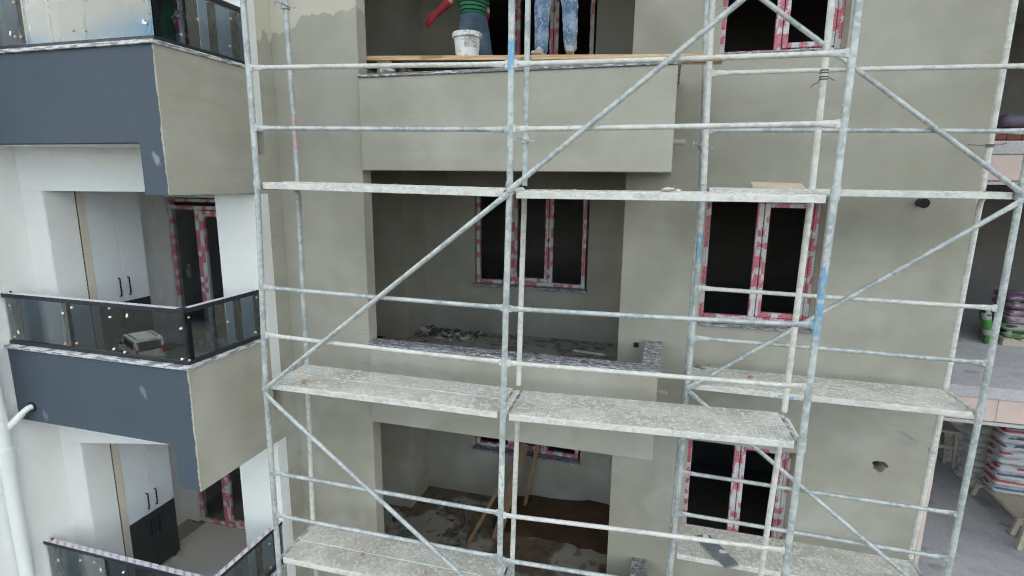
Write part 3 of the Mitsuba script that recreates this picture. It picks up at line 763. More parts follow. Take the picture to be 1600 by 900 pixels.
def make_scaffold(key, cols, levels):
    for c in cols:
        for z0, z1 in levels:
            front, seg, low, sleeve = frame_mesh(c, z0, z1)
            fk = part(key, 'standard', front, 'galv_pale' if (c, z0) in (('D', 4),) else 'galv', smooth=40)
            part(key, 'hoop', cat(*seg), 'galv_pale' if (c in 'CE' or (c, z0) in (('B', 0), ('B', 2), ('A', 0))) else 'galv', smooth=40)
            part(fk, 'collar', sleeve, 'galv', smooth=40)
        f0, r0 = col_point(c, False, 0.0), col_point(c, True, 0.0)
        part(key, 'base_frame', cat(tube([f0 + [0, 0, -0.002], [f0[0], f0[1], -4], [f0[0], f0[1], G]], 0.0275, 12), tube([r0 + [0, 0, -0.002], [r0[0], r0[1], -4], [r0[0], r0[1], G]], 0.0265, 12),
                                    *[tube([[f0[0], f0[1], z], [r0[0], r0[1], z]], 0.024, 10) for z in (-0.04, -2.0, -4.0, -6.0)], bx(f0[0] - .08, f0[0] + .08, f0[1] - .08, f0[1] + .08, G + 0.001, G + 0.01), bx(r0[0] - .08, r0[0] + .08, r0[1] - .08, r0[1] + .08, G + 0.001, G + 0.01)), 'galv', smooth=40)


def guard(key, ca, cb, za, zb, inset=0.03):
    a, b = col_point(ca, False, za), col_point(cb, False, zb)
    lugs = [bx(q[0] - 0.022, q[0] + 0.022, q[1] - 0.012, q[1] + 0.012, q[2] - 0.032, q[2] + 0.032, 0.004) for q in (a + [0.03, 0, 0], b - [0.03, 0, 0])]
    part(key, 'guardrail', cat(rail_tube(a + [inset, 0, 0], b - [inset, 0, 0]), *lugs), 'galv' if RNG.random() < 0.6 else 'galv_pale', smooth=40)


def brace(key, p, q, r=0.0225):
    part(key, 'diagonal_brace', rail_tube(np.array(p) + [0, -0.045, 0], np.array(q) + [0, -0.045, 0], r, True, 0.004), 'galv', smooth=40)


S1 = thing('scaffold', 'front galvanised tube scaffold of two bays standing before the plastered balconies', 'scaffold', None)
make_scaffold(S1, 'ABC', [(0, 2), (2, 4), (4, 6)])
for za, zb in ((5.022, 4.967), (4.497, 4.46), (2.993, 2.949), (2.51, 2.447), (1.003, 0.945), (0.508, 0.47)):
    guard(S1, 'A', 'B', za, zb)
for za, zb in ((4.967, 4.954), (4.462, 4.475), (2.945, 2.975), (2.445, 2.47), (0.93, 1.013), (0.45, 0.49)):
    guard(S1, 'B', 'C', za, zb)
brace(S1, col_point('A', False, 1.935), col_point('B', False, 3.94))
brace(S1, col_point('B', False, 3.96), col_point('C', False, 5.95))
brace(S1, col_point('A', False, 1.90) + [0.02, 0, 0], col_point('B', False, -0.06))
S2 = thing('scaffold', 'rear galvanised tube scaffold of one bay close to the plastered wall on the right', 'scaffold', None)
make_scaffold(S2, 'DE', [(0, 2), (2, 4), (4, 6)])
for za, zb in ((5.044, 5.02), (4.535, 4.50), (3.016, 2.977), (2.50, 2.465), (1.005, 0.94), (0.52, 0.455)):
    guard(S2, 'D', 'E', za, zb)
brace(S2, col_point('D', False, 5.96), col_point('E', False, 3.98))
brace(S2, col_point('E', False, 3.93), col_point('D', False, 1.97))
brace(S2, col_point('D', False, 1.93) + [0.02, 0, 0], col_point('E', False, -0.06))
# swivel clamps and ties
for key, c, z, ang_, nm in ((S1, 'A', 5.72, 20, 'clamp'), (S1, 'B', 4.42, 0, 'clamp'), (S2, 'D', 4.42, 0, 'clamp')):
    p = col_point(c, True, z)
    part(key, nm, cat(lathe([(0.029, -0.03), (0.042, -0.03), (0.042, 0.03), (0.029, 0.03)], 16, p), rot_z(cat(tube([p + [-0.09, -0.045, 0.03], p + [0.09, -0.045, -0.02]], 0.008, 8), tube([p + [0.085, -0.045, -0.02], p + [0.10, -0.045, -0.024]], 0.014, 6), tube([p + [-0.10, -0.045, 0.06], p + [-0.09, -0.045, -0.01]], 0.008, 6)), ang_, p)), 'galv', smooth=30)


def tie(key, c, z, out, label=None):
    p = col_point(c, True, z)
    m = [lathe([(0.029, -0.02), (0.037, -0.02), (0.037, 0.02), (0.029, 0.02)], 14, p), tube([p + [0.0, 0.035, 0], p + np.array(out) * 0.5, p + np.array(out)], 0.008, 8)]
    part(key, 'wall_tie', cat(m), 'galv', smooth=30)


tie(S2, 'E', 1.28, (-0.22, 0.27, 0.07))
tie(S1, 'B', 1.76, (0.13, -0.08, 0.13))
wz = col_point('C', True, 4.92)
part(S1, 'binding_wire', cat(*[lathe([(0.028, dz - 0.004), (0.033, dz - 0.004), (0.033, dz + 0.004), (0.028, dz + 0.004)], 14, wz) for dz in (-0.04, -0.02, 0.01, 0.03)], tube([wz + [-0.03, -0.03, -0.03], wz + [-0.05, -0.05, -0.07], wz + [-0.09, -0.06, -0.09], wz + [-0.10, -0.06, -0.11]], 0.004, 6), tube([wz + [0.03, -0.03, -0.03], wz + [0.07, -0.05, -0.06]], 0.004, 6)), 'wire')
wz = col_point('E', True, 4.42)
part(S2, 'binding_wire', cat(*[lathe([(0.028, dz - 0.004), (0.033, dz - 0.004), (0.033, dz + 0.004), (0.028, dz + 0.004)], 14, wz) for dz in (-0.01, 0.01)], tube([wz + [-0.19, -0.02, 0.01], wz + [-0.05, -0.035, 0.0], wz + [0.05, -0.035, 0.005], wz + [0.12, -0.02, 0.02]], 0.004, 6)), 'wire')

# deck planks: pressed steel, two to a bay and level; each lies loose on the transoms
deckname = {('A', 0): 'bottom deck of the left bay', ('A', 2): 'middle deck of the left bay', ('A', 4): 'top deck of the left bay', ('B', 2): 'middle deck of the centre bay', ('B', 4): 'top deck of the centre bay',
            ('D', 0): 'bottom deck of the right bay', ('D', 2): 'middle deck of the right bay', ('D', 4): 'top deck of the right bay'}
for (ca, cb, z, za, zb) in (('A', 'B', 0, 0.0, -0.03), ('A', 'B', 2, 2.0, 1.965), ('A', 'B', 4, 4.01, 3.975), ('B', 'C', 2, 1.955, 1.995), ('B', 'C', 4, 3.965, 3.972), ('D', 'E', 0, 0.02, -0.03), ('D', 'E', 2, 2.005, 1.98), ('D', 'E', 4, 4.0, 3.995)):
    for row in (0, 1):
        a, b = col_point(ca, False, z), col_point(cb, False, z)
        a[2], b[2] = za, zb
        inward = np.array([-0.0331, 1, 0])
        o = a + inward * (0.005 + row * 0.307) + [0.052, 0, 0]
        e = b + inward * (0.005 + row * 0.307) - [0.052, 0, 0]
        L = np.linalg.norm(e - o)
        wd = 0.291
        top = bx(0, L, 0, wd, -0.012, 0, 0.003)
        tz = RNG.uniform(-0.004, 0.004)
        flange = [bx(0.002, L - 0.002, -0.003, 0.014, -0.062, -0.006, 0.003), bx(0.002, L - 0.002, wd - 0.014, wd + 0.003, -0.062, -0.006, 0.003), bx(0.01, L - 0.01, 0.012, 0.03, -0.062, -0.056), bx(0.01, L - 0.01, wd - 0.03, wd - 0.012, -0.062, -0.056)]
        hooks = [bx(xa, xb, y0, y0 + 0.05, -0.03, -0.002, 0.004) for y0 in (0.03, wd - 0.08) for xa, xb in ((-0.045, 0.01), (L - 0.01, L + 0.045))]
        ribs = [bx(x, x + 0.03, 0.015, wd - 0.015, -0.05, -0.013) for x in np.linspace(0.2, L - 0.2, 5)]
        ex = (e - o) / L
        ey = np.cross([0, 0, 1], ex)
        ey /= np.linalg.norm(ey)
        M = np.eye(4)
        M[:3, 0], M[:3, 1], M[:3, 2], M[:3, 3] = ex, ey, np.cross(ex, ey), o + [0, 0, tz]
        crumbs = []
        for _ in range(150 if z != 4 else 40):
            s = RNG.choice([0.004, 0.006, 0.009, 0.014, 0.024], p=[0.36, 0.33, 0.2, 0.08, 0.03])
            crumbs.append(chunk((RNG.uniform(0.05, L - 0.05), wd * RNG.beta(0.8, 0.8), 0.001 + s * 0.15), s, 0.35, 7))
        ms = []
        for m in (top, cat(flange), cat(hooks), cat(ribs), cat(crumbs)):
            m = m.copy()
            m.apply_transform(M)
            ms.append(m)
        wh = 'front' if row == 0 else 'rear'
        D = thing('deck_plank', f'{wh} steel plank of the {deckname[(ca, z)]}, spattered with plaster', 'plank', 'steel scaffold planks')
        part(D, 'tread', ms[0], 'deck_top')
        part(D, 'flange', ms[1], 'galv_pale')
        part(D, 'hook', ms[2], 'galv')
        part(D, 'rib', ms[3], 'galv')
        part(D, 'crumbs', ms[4], 'crumb', kind='stuff')

# ------------------------------------------------------------------ loose things on the decks
for (c, s, lab) in (((0.36, 0.09, 2.022), 0.034, 'orange brick fragment at the left end of the middle left deck'), ((0.83, 0.27, 0.012), 0.042, 'orange brick fragment near the middle of the bottom left deck'),
                    ((1.60, 0.20, 0.005), 0.03, 'flat orange brick fragment on the bottom left deck near the centre post'), ((4.77, 1.62, 2.015), 0.03, 'orange brick fragment on the middle right deck')):
    solo('brick_fragment', chunk(c, s, 0.5, 12), 'brick', lab, 'brick fragment', 'brick fragments on the decks')
solo('plaster_lump', cat(chunk((3.80, 0.40, 3.985), 0.055, 0.45, 14), chunk((3.87, 0.38, 3.98), 0.035, 0.5, 12), chunk((3.75, 0.42, 3.975), 0.028, 0.5)), 'crumb', 'white crumpled lump lying on the top centre deck', 'plaster lump')
sheet = bx(4.62, 5.10, 1.62, 1.86, 4.006, 4.014)
solo('cardboard_sheet', rot(rot(sheet, 12, [1, 0, 0], (4.7, 1.62, 4.006)), 1.5, [0, 1, 0], (4.62, 1.7, 4.006)), 'card', 'flat beige cardboard sheet lying on the top right deck', 'cardboard')
m = rot_z(bx(-0.27, 0.27, -0.085, 0.085, 0.012, 0.038, 0.004), -58)
m.apply_translation((4.56, 1.40, 0.02))
solo('board_offcut', m, 'slate', 'dark grey flat board with white spots on the bottom right deck', 'board')
solo('paper_wrapper', chunk((4.37, 1.86, 2.025), 0.035, 0.6, 8), 'bag_green', 'small crumpled yellow-green wrapper on the middle right deck', 'wrapper')
solo('plaster_lump', cat(chunk((4.24, 1.80, 2.015), 0.05, 0.5, 14), chunk((4.30, 1.75, 2.012), 0.035, 0.5)), 'slate', 'grey crumpled lump at the left end of the middle right deck', 'plaster lump')

# ------------------------------------------------------------------ recess: rubble, props, mud
mm, md = [], []
for _ in range(230):
    x = -0.15 + abs(RNG.normal(0, 0.55))
    y = 4.12 - abs(RNG.normal(0, 0.35)) if x > -0.1 else RNG.uniform(3.5, 4.1)
    s = RNG.choice([0.015, 0.03, 0.05, 0.08], p=[0.4, 0.35, 0.18, 0.07])
    (mm if RNG.random() < 0.4 else md).append(chunk((x, min(y, 4.15), 1.485 + 0.25 * s + 0.05 * max(0, 0.6 - x) * RNG.random()), s, 0.5, 9))
for _ in range(60):
    md.append(chunk((RNG.uniform(0.4, 3.2), RNG.uniform(3.2, 4.15), 1.485), RNG.uniform(0.012, 0.03), 0.4, 8))
struct('rubble', cat(md), 'crumb_dark', 'dark rubble and scraps heaped in the back corner of the middle recess', 'stuff')
struct('plaster_debris', cat(mm), 'concrete', 'pale plaster scraps among the rubble of the middle recess', 'stuff')
solo('batten', rot_z(bx(2.55, 3.05, 3.55, 3.585, 1.483, 1.508, 0.003), -9, (2.8, 3.57, 0)), 'pvc_white', 'pale batten lying on the floor of the middle recess', 'batten')
md = []
for _ in range(260):
    x, y = RNG.uniform(-0.6, 1.2), RNG.uniform(2.3, 4.1)
    if noise_keep := (meshkit.noise(np.array([x * 2.5, y * 2.5, 3.0])) > 0.45):
        md.append(chunk((x, y, -1.595), RNG.choice([0.015, 0.03, 0.05, 0.09], p=[0.4, 0.35, 0.18, 0.07]), 0.45, 9))
struct('floor_scraps', cat(md), 'crumb_dark', 'dark scraps and lumps strewn over the floor of the lower recess', 'stuff')
gx, gy = np.meshgrid(np.linspace(1.3, 3.30, 46), np.linspace(2.3, 4.19, 44), indexing='ij')
P3 = np.stack([gx, gy, 0 * gx], -1)
hh = 0.20 * np.clip((gy - 3.0) / 1.1, 0, 1) * (0.55 + 0.9 * meshkit.fbm(P3 * 2.1 + 4, 4)) * np.clip((gx - 1.3) / 0.5, 0, 1) + 0.05 * (meshkit.fbm(P3 * 5, 4) - 0.42) - 0.004 - 0.10 * np.clip((3.35 - gy - 0.5 * (meshkit.fbm(P3 * 1.7 + 9, 3) - 0.5)) / 0.3, 0, 1)
vid = np.arange(gx.size).reshape(gx.shape)
fq = np.stack([vid[:-1, :-1], vid[1:, :-1], vid[1:, 1:], vid[:-1, 1:]], -1).reshape(-1, 4)
struct('mud_heap', trimesh.Trimesh(np.c_[gx.ravel(), gy.ravel(), -1.60 + hh.ravel()], np.vstack([fq[:, [0, 1, 2]], fq[:, [0, 2, 3]]]), process=False), 'mud', 'wet brown soil spread on the floor of the lower recess', 'stuff', smooth=True)


def beam(p, q, w, t):
    p, q = np.array(p, float), np.array(q, float)
    L = np.linalg.norm(q - p)
    ez = (q - p) / L
    ex = np.cross([0, 1, 0], ez)
    ex /= np.linalg.norm(ex)
    M = np.eye(4)
    M[:3, 0], M[:3, 1], M[:3, 2], M[:3, 3] = ex, np.cross(ez, ex), ez, p
    m = bx(-w / 2, w / 2, -t / 2, t / 2, 0, L, 0.004)
    m.apply_transform(M)
    return m


solo('timber_prop', beam((1.10, 2.85, -1.60), (1.66, 4.05, -0.45), 0.06, 0.04), 'wood_old', 'slanting timber prop, left one of three in the lower recess', 'timber')
solo('timber_prop', beam((1.50, 3.05, -1.60), (1.70, 4.05, -0.40), 0.15, 0.03), 'wood_old', 'wide brown board, middle one of three timbers in the lower recess', 'timber')
solo('timber_prop', beam((1.74, 3.9, -1.55), (1.95, 4.0, -0.3), 0.065, 0.04), 'wood_old', 'thin timber, right one of three in the lower recess', 'timber')
solo('float_tool', cat(tube([(1.08, 2.95, -1.59), (0.98, 3.05, -1.16)], 0.014, 8), tube([(0.92, 3.05, -1.155), (1.04, 3.05, -1.16)], 0.012, 8)), 'wire', 'thin dark T-handled rod standing in the lower recess', 'tool')

# ------------------------------------------------------------------ upper recess: planks, trestles, bucket, workers


def zplank(x):
    """Top of the walkway, which falls a little to the right."""
    return 5.385 - 0.0405 * (x - 0.5)


zp = 5.315
for i, y in enumerate((1.35, 1.63, 1.91)):
    xe = 4.23 if i == 0 else 3.28
    m = bx(0.20, xe, y, y + 0.26, 5.349, 5.397, 0.004)
    solo('timber_plank', rot(m, math.degrees(math.atan(0.0405)), [0, 1, 0], (0.20, y, 5.397)), 'wood', ('front', 'middle', 'rear')[i] + ' pale timber plank of the walkway above the upper plastered balcony', 'plank', 'timber walkway planks')
for x, lab in ((0.85, 'left timber trestle under the walkway planks'), (3.05, 'right timber trestle under the walkway planks')):
    Q = thing('trestle', lab, 'trestle', 'trestles under the walkway')
    part(Q, 'top_bar', bx(x - 0.035, x + 0.035, 1.50, 2.17, zplank(x) - 0.142, zplank(x) - 0.052, 0.004), 'wood_old')
    for y in (1.56, 2.1):
        for s in (-1, 1):
            part(Q, 'leg', beam((x + s * 0.28, y, 4.502), (x + s * 0.045, y, zplank(x) - 0.08), 0.05, 0.04), 'wood_old')
BK = thing('bucket', 'white plaster-spattered plastic bucket on the timber plank', 'bucket')
bc = (1.615, 1.50, zplank(1.615) + 0.003)
part(BK, 'tub', lathe([(0, 0), (0.118, 0), (0.122, 0.004), (0.142, 0.225), (0.138, 0.225), (0.118, 0.01), (0, 0.01)], 36, bc), 'bucket_plastic', smooth=40)
part(BK, 'rim', lathe([(0.143, 0.195), (0.160, 0.195), (0.162, 0.240), (0.152, 0.248), (0.139, 0.240), (0.143, 0.226)], 36, bc), 'bucket_plastic', smooth=40)
th = np.linspace(-0.2, math.pi + 0.2, 18)
part(BK, 'bail', tube(np.c_[bc[0] + 0.165 * np.cos(th), bc[1] - 0.12 * np.sin(th).clip(0), bc[2] + 0.21 - 0.02 * np.sin(th)], 0.003, 6), 'wire')
RG = thing('rag', 'crumpled dark and white rag lying on the coping at the left of the upper balcony', 'rag')
part(RG, 'cloth', cat(chunk((0.79, 1.17, 5.19), 0.065, 0.75, 14), chunk((0.86, 1.18, 5.185), 0.065, 0.6, 14)), 'crumb')
part(RG, 'trowel_blade', rot(bx(0.80, 1.10, 1.10, 1.22, 5.235, 5.243), 9, [0, 1, 0], (0.84, 1.2, 5.24)), 'frame_dark')
solo('timber_block', bx(0.60, 0.78, 1.36, 1.46, 4.503, zplank(0.7) - 0.054, 0.004), 'wood_old', 'short timber block under the left end of the walkway plank', 'timber')


def smooth_body(bones, refine=0.02, it=6):
    """One continuous surface from bones (p, rp, q, rq)."""
    parts_ = []
    for p, rp, q, rq in bones:
        pts = []
        for c, r in ((p, rp), (q, rq)):
            s = trimesh.creation.icosphere(subdivisions=2, radius=1.0).vertices * np.asarray(r) + np.asarray(c)
            pts.append(s)
        parts_.append(m3.Manifold.hull_points(np.vstack(pts)))
    m = parts_[0]
    for q in parts_[1:]:
        m = m + q
    m = m.refine_to_length(refine)
    g = m.to_mesh()
    t = trimesh.Trimesh(g.vert_properties[:, :3], g.tri_verts, process=True)
    v0 = np.array(t.vertices)
    trimesh.smoothing.filter_taubin(t, iterations=it)
    v1 = np.array(t.vertices)
    off = np.linalg.norm(v1 - v0, axis=1) > 0.015
    v1[off] = v0[off]
    return trimesh.Trimesh(v1, t.faces, process=False)


def fold(t, amp=0.006, f=14, seed=1):
    v = np.array(t.vertices)
    n = np.array(t.vertex_normals)
    q = v * [f, f, f * 1.6]
    q[:, 2] += 3 * np.sin(v[:, 0] * 9)
    v += n * ((meshkit.fbm(q, 3, seed) - 0.5) * 2 * amp)[:, None]
    return trimesh.Trimesh(v, t.faces, process=False)


def hand_bones(w, d, side, curl=0.5, s=1.0):
    """Palm, four fingers and thumb from the wrist w along d; side: unit vector across the palm towards the thumb."""
    d, side = np.asarray(d, float) / np.linalg.norm(d), np.asarray(side, float)
    side = side - d * (side @ d)
    side /= np.linalg.norm(side)
    nrm = np.cross(d, side)
    w = np.asarray(w, float)
    out = [(w, 0.024 * s, w + d * 0.075 * s + side * 0.024 * s, 0.017 * s), (w, 0.024 * s, w + d * 0.075 * s - side * 0.024 * s, 0.016 * s), (w + d * 0.03 * s + side * .02 * s, 0.018 * s, w + d * 0.07 * s - side * 0.02 * s, 0.017 * s)]
    for off, L in ((0.030, 0.072), (0.010, 0.082), (-0.010, 0.076), (-0.029, 0.060)):
        b = w + (d * 0.078 + side * off) * s
        a1 = curl * 0.6
        j1 = b + (d * math.cos(a1) + nrm * math.sin(a1)) * L * 0.5 * s
        a2 = curl * 1.4
        j2 = j1 + (d * math.cos(a2) + nrm * math.sin(a2)) * L * 0.5 * s
        out += [(b - d * 0.02 * s, 0.0095 * s, j1, 0.0088 * s), (j1, 0.0088 * s, j2, 0.0075 * s)]
    tb = w + (d * 0.022 + side * 0.026) * s
    t1 = tb + (d * 0.55 + side * 0.75) * 0.042 * s
    out += [(tb, 0.012 * s, t1, 0.0105 * s), (t1, 0.0105 * s, t1 + (d * 0.9 + side * 0.25 + nrm * 0.3) * 0.034 * s, 0.009 * s)]
    return out


def person(label, J, face, trousers, shirt, glove, shoe_mat='shoe', skin='skin'):
    P_ = thing('person', label, 'person', None)
    n = np.array
    hd, nk = n(J['head']), n(J['neck'])
    fw = n(face, float)
    fw /= np.linalg.norm(fw)
    rt = np.cross(fw, [0, 0, 1.0])
    rt /= np.linalg.norm(rt)
    def E(a, b, c):
        return (a * abs(rt[0]) + b * abs(fw[0]), a * abs(rt[1]) + b * abs(fw[1]), c)

    body = [(nk, 0.055, hd - [0, 0, 0.06], 0.055), (hd + [0, 0, 0.035], (0.078, 0.078, 0.085), hd - fw * 0.02 + [0, 0, 0.03], (0.08, 0.08, 0.085)), (hd + fw * 0.03 - [0, 0, 0.06], (0.052, 0.052, 0.045), hd + [0, 0, 0.02], (0.07, 0.072, 0.07)),
            (hd + fw * 0.083 + [0, 0, 0.012], 0.008, hd + fw * 0.10 - [0, 0, 0.022], 0.013), (hd + fw * 0.078 - rt * 0.018 - [0, 0, 0.055], 0.008, hd + fw * 0.078 + rt * 0.018 - [0, 0, 0.055], 0.008),
            (hd + rt * 0.078 + [0, 0, 0.015], 0.014, hd + rt * 0.08 - [0, 0, 0.02], 0.010), (hd - rt * 0.078 + [0, 0, 0.015], 0.014, hd - rt * 0.08 - [0, 0, 0.02], 0.010)]
    pel, che = n(J['pelvis']), n(J['chest'])
    body += [(nk, 0.06, che, E(0.15, 0.10, 0.14)), (che, E(0.15, 0.10, 0.14), pel + [0, 0, 0.08], E(0.12, 0.085, 0.10)), (pel, E(0.115, 0.08, 0.08), pel + [0, 0, 0.08], E(0.12, 0.085, 0.10))]
    legs, arms, shs = [], [], []
    for s in 'lr':
        h, kn, an = n(J['hip_' + s]), n(J['knee_' + s]), n(J['ankle_' + s])
        body += [(pel, 0.09, h, 0.085), (h, 0.08, kn, 0.052), (kn, 0.052, an, 0.036), (an, 0.036, an + n(J['toe_' + s]) * 0.10 - [0, 0, 0.045], 0.03)]
        an2 = an + [0, 0, 0.02]
        legs += [(pel + [0, 0, 0.07], E(0.152, 0.115, 0.06), h, (0.10, 0.105, 0.10)), (h, 0.105, kn, 0.08), (kn, 0.08, an2, 0.068)]
        tv = n(J['toe_' + s], float)
        shs.append(cat(smooth_body([(an - [0, 0, 0.045] - tv * 0.05, (0.038, 0.038, 0.032), an - [0, 0, 0.055] + tv * 0.15, (0.040, 0.040, 0.022)), (an - [0, 0, 0.0], 0.042, an - [0, 0, 0.04] + tv * 0.08, (0.040, 0.040, 0.035))], 0.02, 3)))
        sh, el, wr = n(J['shoulder_' + s]), n(J['elbow_' + s]), n(J['wrist_' + s])
        body += [(nk - [0, 0, 0.03], 0.06, sh, 0.058), (sh, 0.052, el, 0.038), (el, 0.038, wr, 0.027)]
        arms += [(nk - [0, 0, 0.05], 0.065, sh, 0.068), (sh, 0.068, sh + (el - sh) * 0.75, 0.060)]
        hb = hand_bones(wr, wr - el, J.get('thumb_' + s, (0, -1, 0.2)), 0.5, 1.05)
        if glove:
            pass
        body += hb
    part(P_, 'body', smooth_body(body, 0.012, 5), skin, smooth=True)
    part(P_, 'trousers', fold(smooth_body(legs, 0.018, 4), 0.011, 15, 3), trousers, smooth=True)
    part(P_, 'shirt', fold(smooth_body(arms + [(nk - [0, 0, 0.07], 0.075, che, E(0.172, 0.125, 0.15)), (che, E(0.172, 0.125, 0.15), pel + [0, 0, 0.115], E(0.158, 0.122, 0.055))], 0.02, 4), 0.008, 10, 5), shirt, smooth=True)
    for m in shs:
        part(P_, 'shoe', m, shoe_mat, smooth=True)
    part(P_, 'hair', smooth_body([(hd - fw * 0.028 + [0, 0, 0.055], (0.083, 0.083, 0.075), hd - fw * 0.035 + [0, 0, 0.0], (0.075, 0.075, 0.07))], 0.02, 3), 'hair', smooth=True)
    for s in (-1, 1):
        part(P_, 'eye', trimesh.creation.icosphere(2, 0.011).apply_translation(hd + fw * 0.074 + rt * 0.03 * s + [0, 0, 0.018]), 'cap_white', smooth=True)
    if glove:
        for s in 'lr':
            el, wr = n(J['elbow_' + s]), n(J['wrist_' + s])
            part(P_, 'glove', smooth_body([(wr + (el - wr) * 0.8, 0.05, wr, 0.036)] + hand_bones(wr, wr - el, J.get('thumb_' + s, (0, -1, 0.2)), 0.5, 1.18), 0.012, 3), glove, smooth=True)
    return P_


z2 = zplank(2.56) + 0.003
person('person in paint-spattered blue jeans standing on the timber plank, seen from the thighs down', {
    'pelvis': (2.56, 1.56, z2 + 0.94), 'chest': (2.56, 1.60, z2 + 1.28), 'neck': (2.56, 1.62, z2 + 1.48), 'head': (2.56, 1.58, z2 + 1.64),
    'hip_l': (2.48, 1.56, z2 + 0.88), 'hip_r': (2.66, 1.56, z2 + 0.88), 'knee_l': (2.435, 1.50, z2 + 0.47), 'knee_r': (2.72, 1.52, z2 + 0.47), 'ankle_l': (2.43, 1.52, z2 + 0.085), 'ankle_r': (2.735, 1.53, z2 + 0.085),
    'toe_l': (-0.25, -0.95, 0), 'toe_r': (0.15, -0.98, 0), 'shoulder_l': (2.35, 1.62, z2 + 1.42), 'shoulder_r': (2.71, 1.62, z2 + 1.42), 'elbow_l': (2.24, 1.60, z2 + 1.14), 'elbow_r': (2.82, 1.60, z2 + 1.14),
    'wrist_l': (2.22, 1.44, z2 + 0.95), 'wrist_r': (2.84, 1.44, z2 + 0.95)}, (0.1, -1, -0.2), 'denim', 'grey_cloth', None)
z1 = 4.85
person('person in green and black striped shirt behind the bucket, reaching left with a red glove', {
    'pelvis': (1.52, 1.98, z1 + 0.95), 'chest': (1.49, 1.98, z1 + 1.28), 'neck': (1.46, 1.97, z1 + 1.50), 'head': (1.43, 1.96, z1 + 1.66),
    'hip_l': (1.46, 1.93, z1 + 0.89), 'hip_r': (1.58, 2.05, z1 + 0.89), 'knee_l': (1.44, 1.95, z1 + 0.48), 'knee_r': (1.66, 2.06, z1 + 0.48), 'ankle_l': (1.46, 1.98, z1 + 0.085), 'ankle_r': (1.72, 2.10, z1 + 0.085),
    'toe_l': (-0.9, 0.3, 0), 'toe_r': (-0.9, 0.3, 0), 'shoulder_l': (1.41, 1.82, z1 + 1.43), 'shoulder_r': (1.52, 2.14, z1 + 1.43), 'elbow_l': (1.30, 1.80, z1 + 1.17), 'elbow_r': (1.60, 2.22, z1 + 1.16),
    'wrist_l': (1.14, 1.78, z1 + 1.04), 'wrist_r': (1.52, 2.24, z1 + 0.93), 'thumb_l': (0, 0.2, 1), 'thumb_r': (0, -0.2, 1)}, (-1, 0.25, 0.1), 'denim_clean', 'striped_cloth', 'red_glove')
solo('timber_block', cat(bx(1.20, 1.95, 1.80, 2.18, 4.502, 4.66, 0.004), bx(1.20, 1.95, 1.80, 2.18, 4.662, 4.82, 0.004)), 'wood_old', 'low timber blocks under the feet of the person in the striped shirt', 'timber')

# ------------------------------------------------------------------ stores in the open storeys on the right


def sack(w, l, h, seed):
    m = m3.Manifold.hull_points(np.vstack([trimesh.creation.icosphere(2).vertices * [h * 0.5, h * 0.5, h * 0.42] + c for c in [(sx * (w / 2 - h / 2), sy * (l / 2 - h / 2), 0) for sx in (-1, 1) for sy in (-1, 1)]]))
    g = m.refine_to_length(0.07).to_mesh()
    t = trimesh.Trimesh(g.vert_properties[:, :3], g.tri_verts, process=True)
    v = np.array(t.vertices)
    v += np.array(t.vertex_normals) * ((meshkit.fbm(v * 9 + seed, 3) - 0.5) * 0.05)[:, None]
    return trimesh.Trimesh(v, t.faces, process=False)


def stack(x, y, z, n, mat, nm, lab, group, w=0.42, l=0.62, h=0.13, yaw=0, cols=1, first=None):
    for i in range(n):
        for c in range(cols):
            m = rot_z(sack(w, l, h, i * 3.1 + c), yaw + RNG.uniform(-4, 4))
            a = math.radians(yaw)
            m.apply_translation((x + c * (w + 0.01) * math.cos(a) + RNG.uniform(-.015, .015), y + c * (w + 0.01) * math.sin(a) + RNG.uniform(-.015, .015), z + h * 0.42 + i * h * 0.86))
            solo(nm, m, mat, lab, 'bag', group, smooth=True)


def pallet(x, y, z, w=1.1, l=0.85):
    Q = thing('pallet', 'timber pallet under the bags in the middle open storey' if z > 0 else 'timber pallet under the white bags in the lower open storey', 'pallet')
    for i in range(5):
        part(Q, 'deck_board', bx(x + i * w / 5, x + i * w / 5 + 0.15, y, y + l, z + 0.102, z + 0.122), 'wood_pale')
    for j in (0.02, l / 2 - 0.05, l - 0.12):
        part(Q, 'bearer', bx(x, x + w, y + j, y + j + 0.1, z + 0.002, z + 0.1), 'wood_pale')


pallet(9.02, 5.62, 1.58)
stack(9.24, 5.95, 1.71, 2, 'bag_green', 'cement_bag', 'green and white bag in the bottom rows of the pallet load, middle open storey', 'green bags on the pallet', cols=3)
stack(9.26, 5.95, 1.94, 4, 'bag_violet', 'cement_bag', 'grey and violet bag in the upper rows of the pallet load, middle open storey', 'grey-violet bags on the pallet', cols=3)
m = rot(sack(0.40, 0.60, 0.16, 5), 78, [1, 0, 0])
m = rot_z(m, 70)
m.apply_translation((8.86, 5.83, 1.86))
solo('cement_bag', m, 'bag_green', 'green and white bag standing on the floor against the pallet load', 'bag', smooth=True)
zl = 1.58 - H
stack(9.72, 6.10, zl + 0.34, 9, 'bag_white', 'plaster_bag', 'white bag with red and blue stripes in the front stack, lower open storey', 'white bags in the front stack', w=0.60, l=0.42, h=0.15, cols=2)
for x, y, n_, lab, grp in ((9.62, 6.95, 9, 'white bag in the slim stack just behind the front stack, lower open storey', 'bags of the slim stack'), (9.60, 7.9, 10, 'white bag in the far stack, lower open storey', 'bags of the far stack')):
    stack(x, y, zl, n_, 'pvc_white', 'plaster_bag', lab, grp, w=0.36, l=0.5, h=0.15)


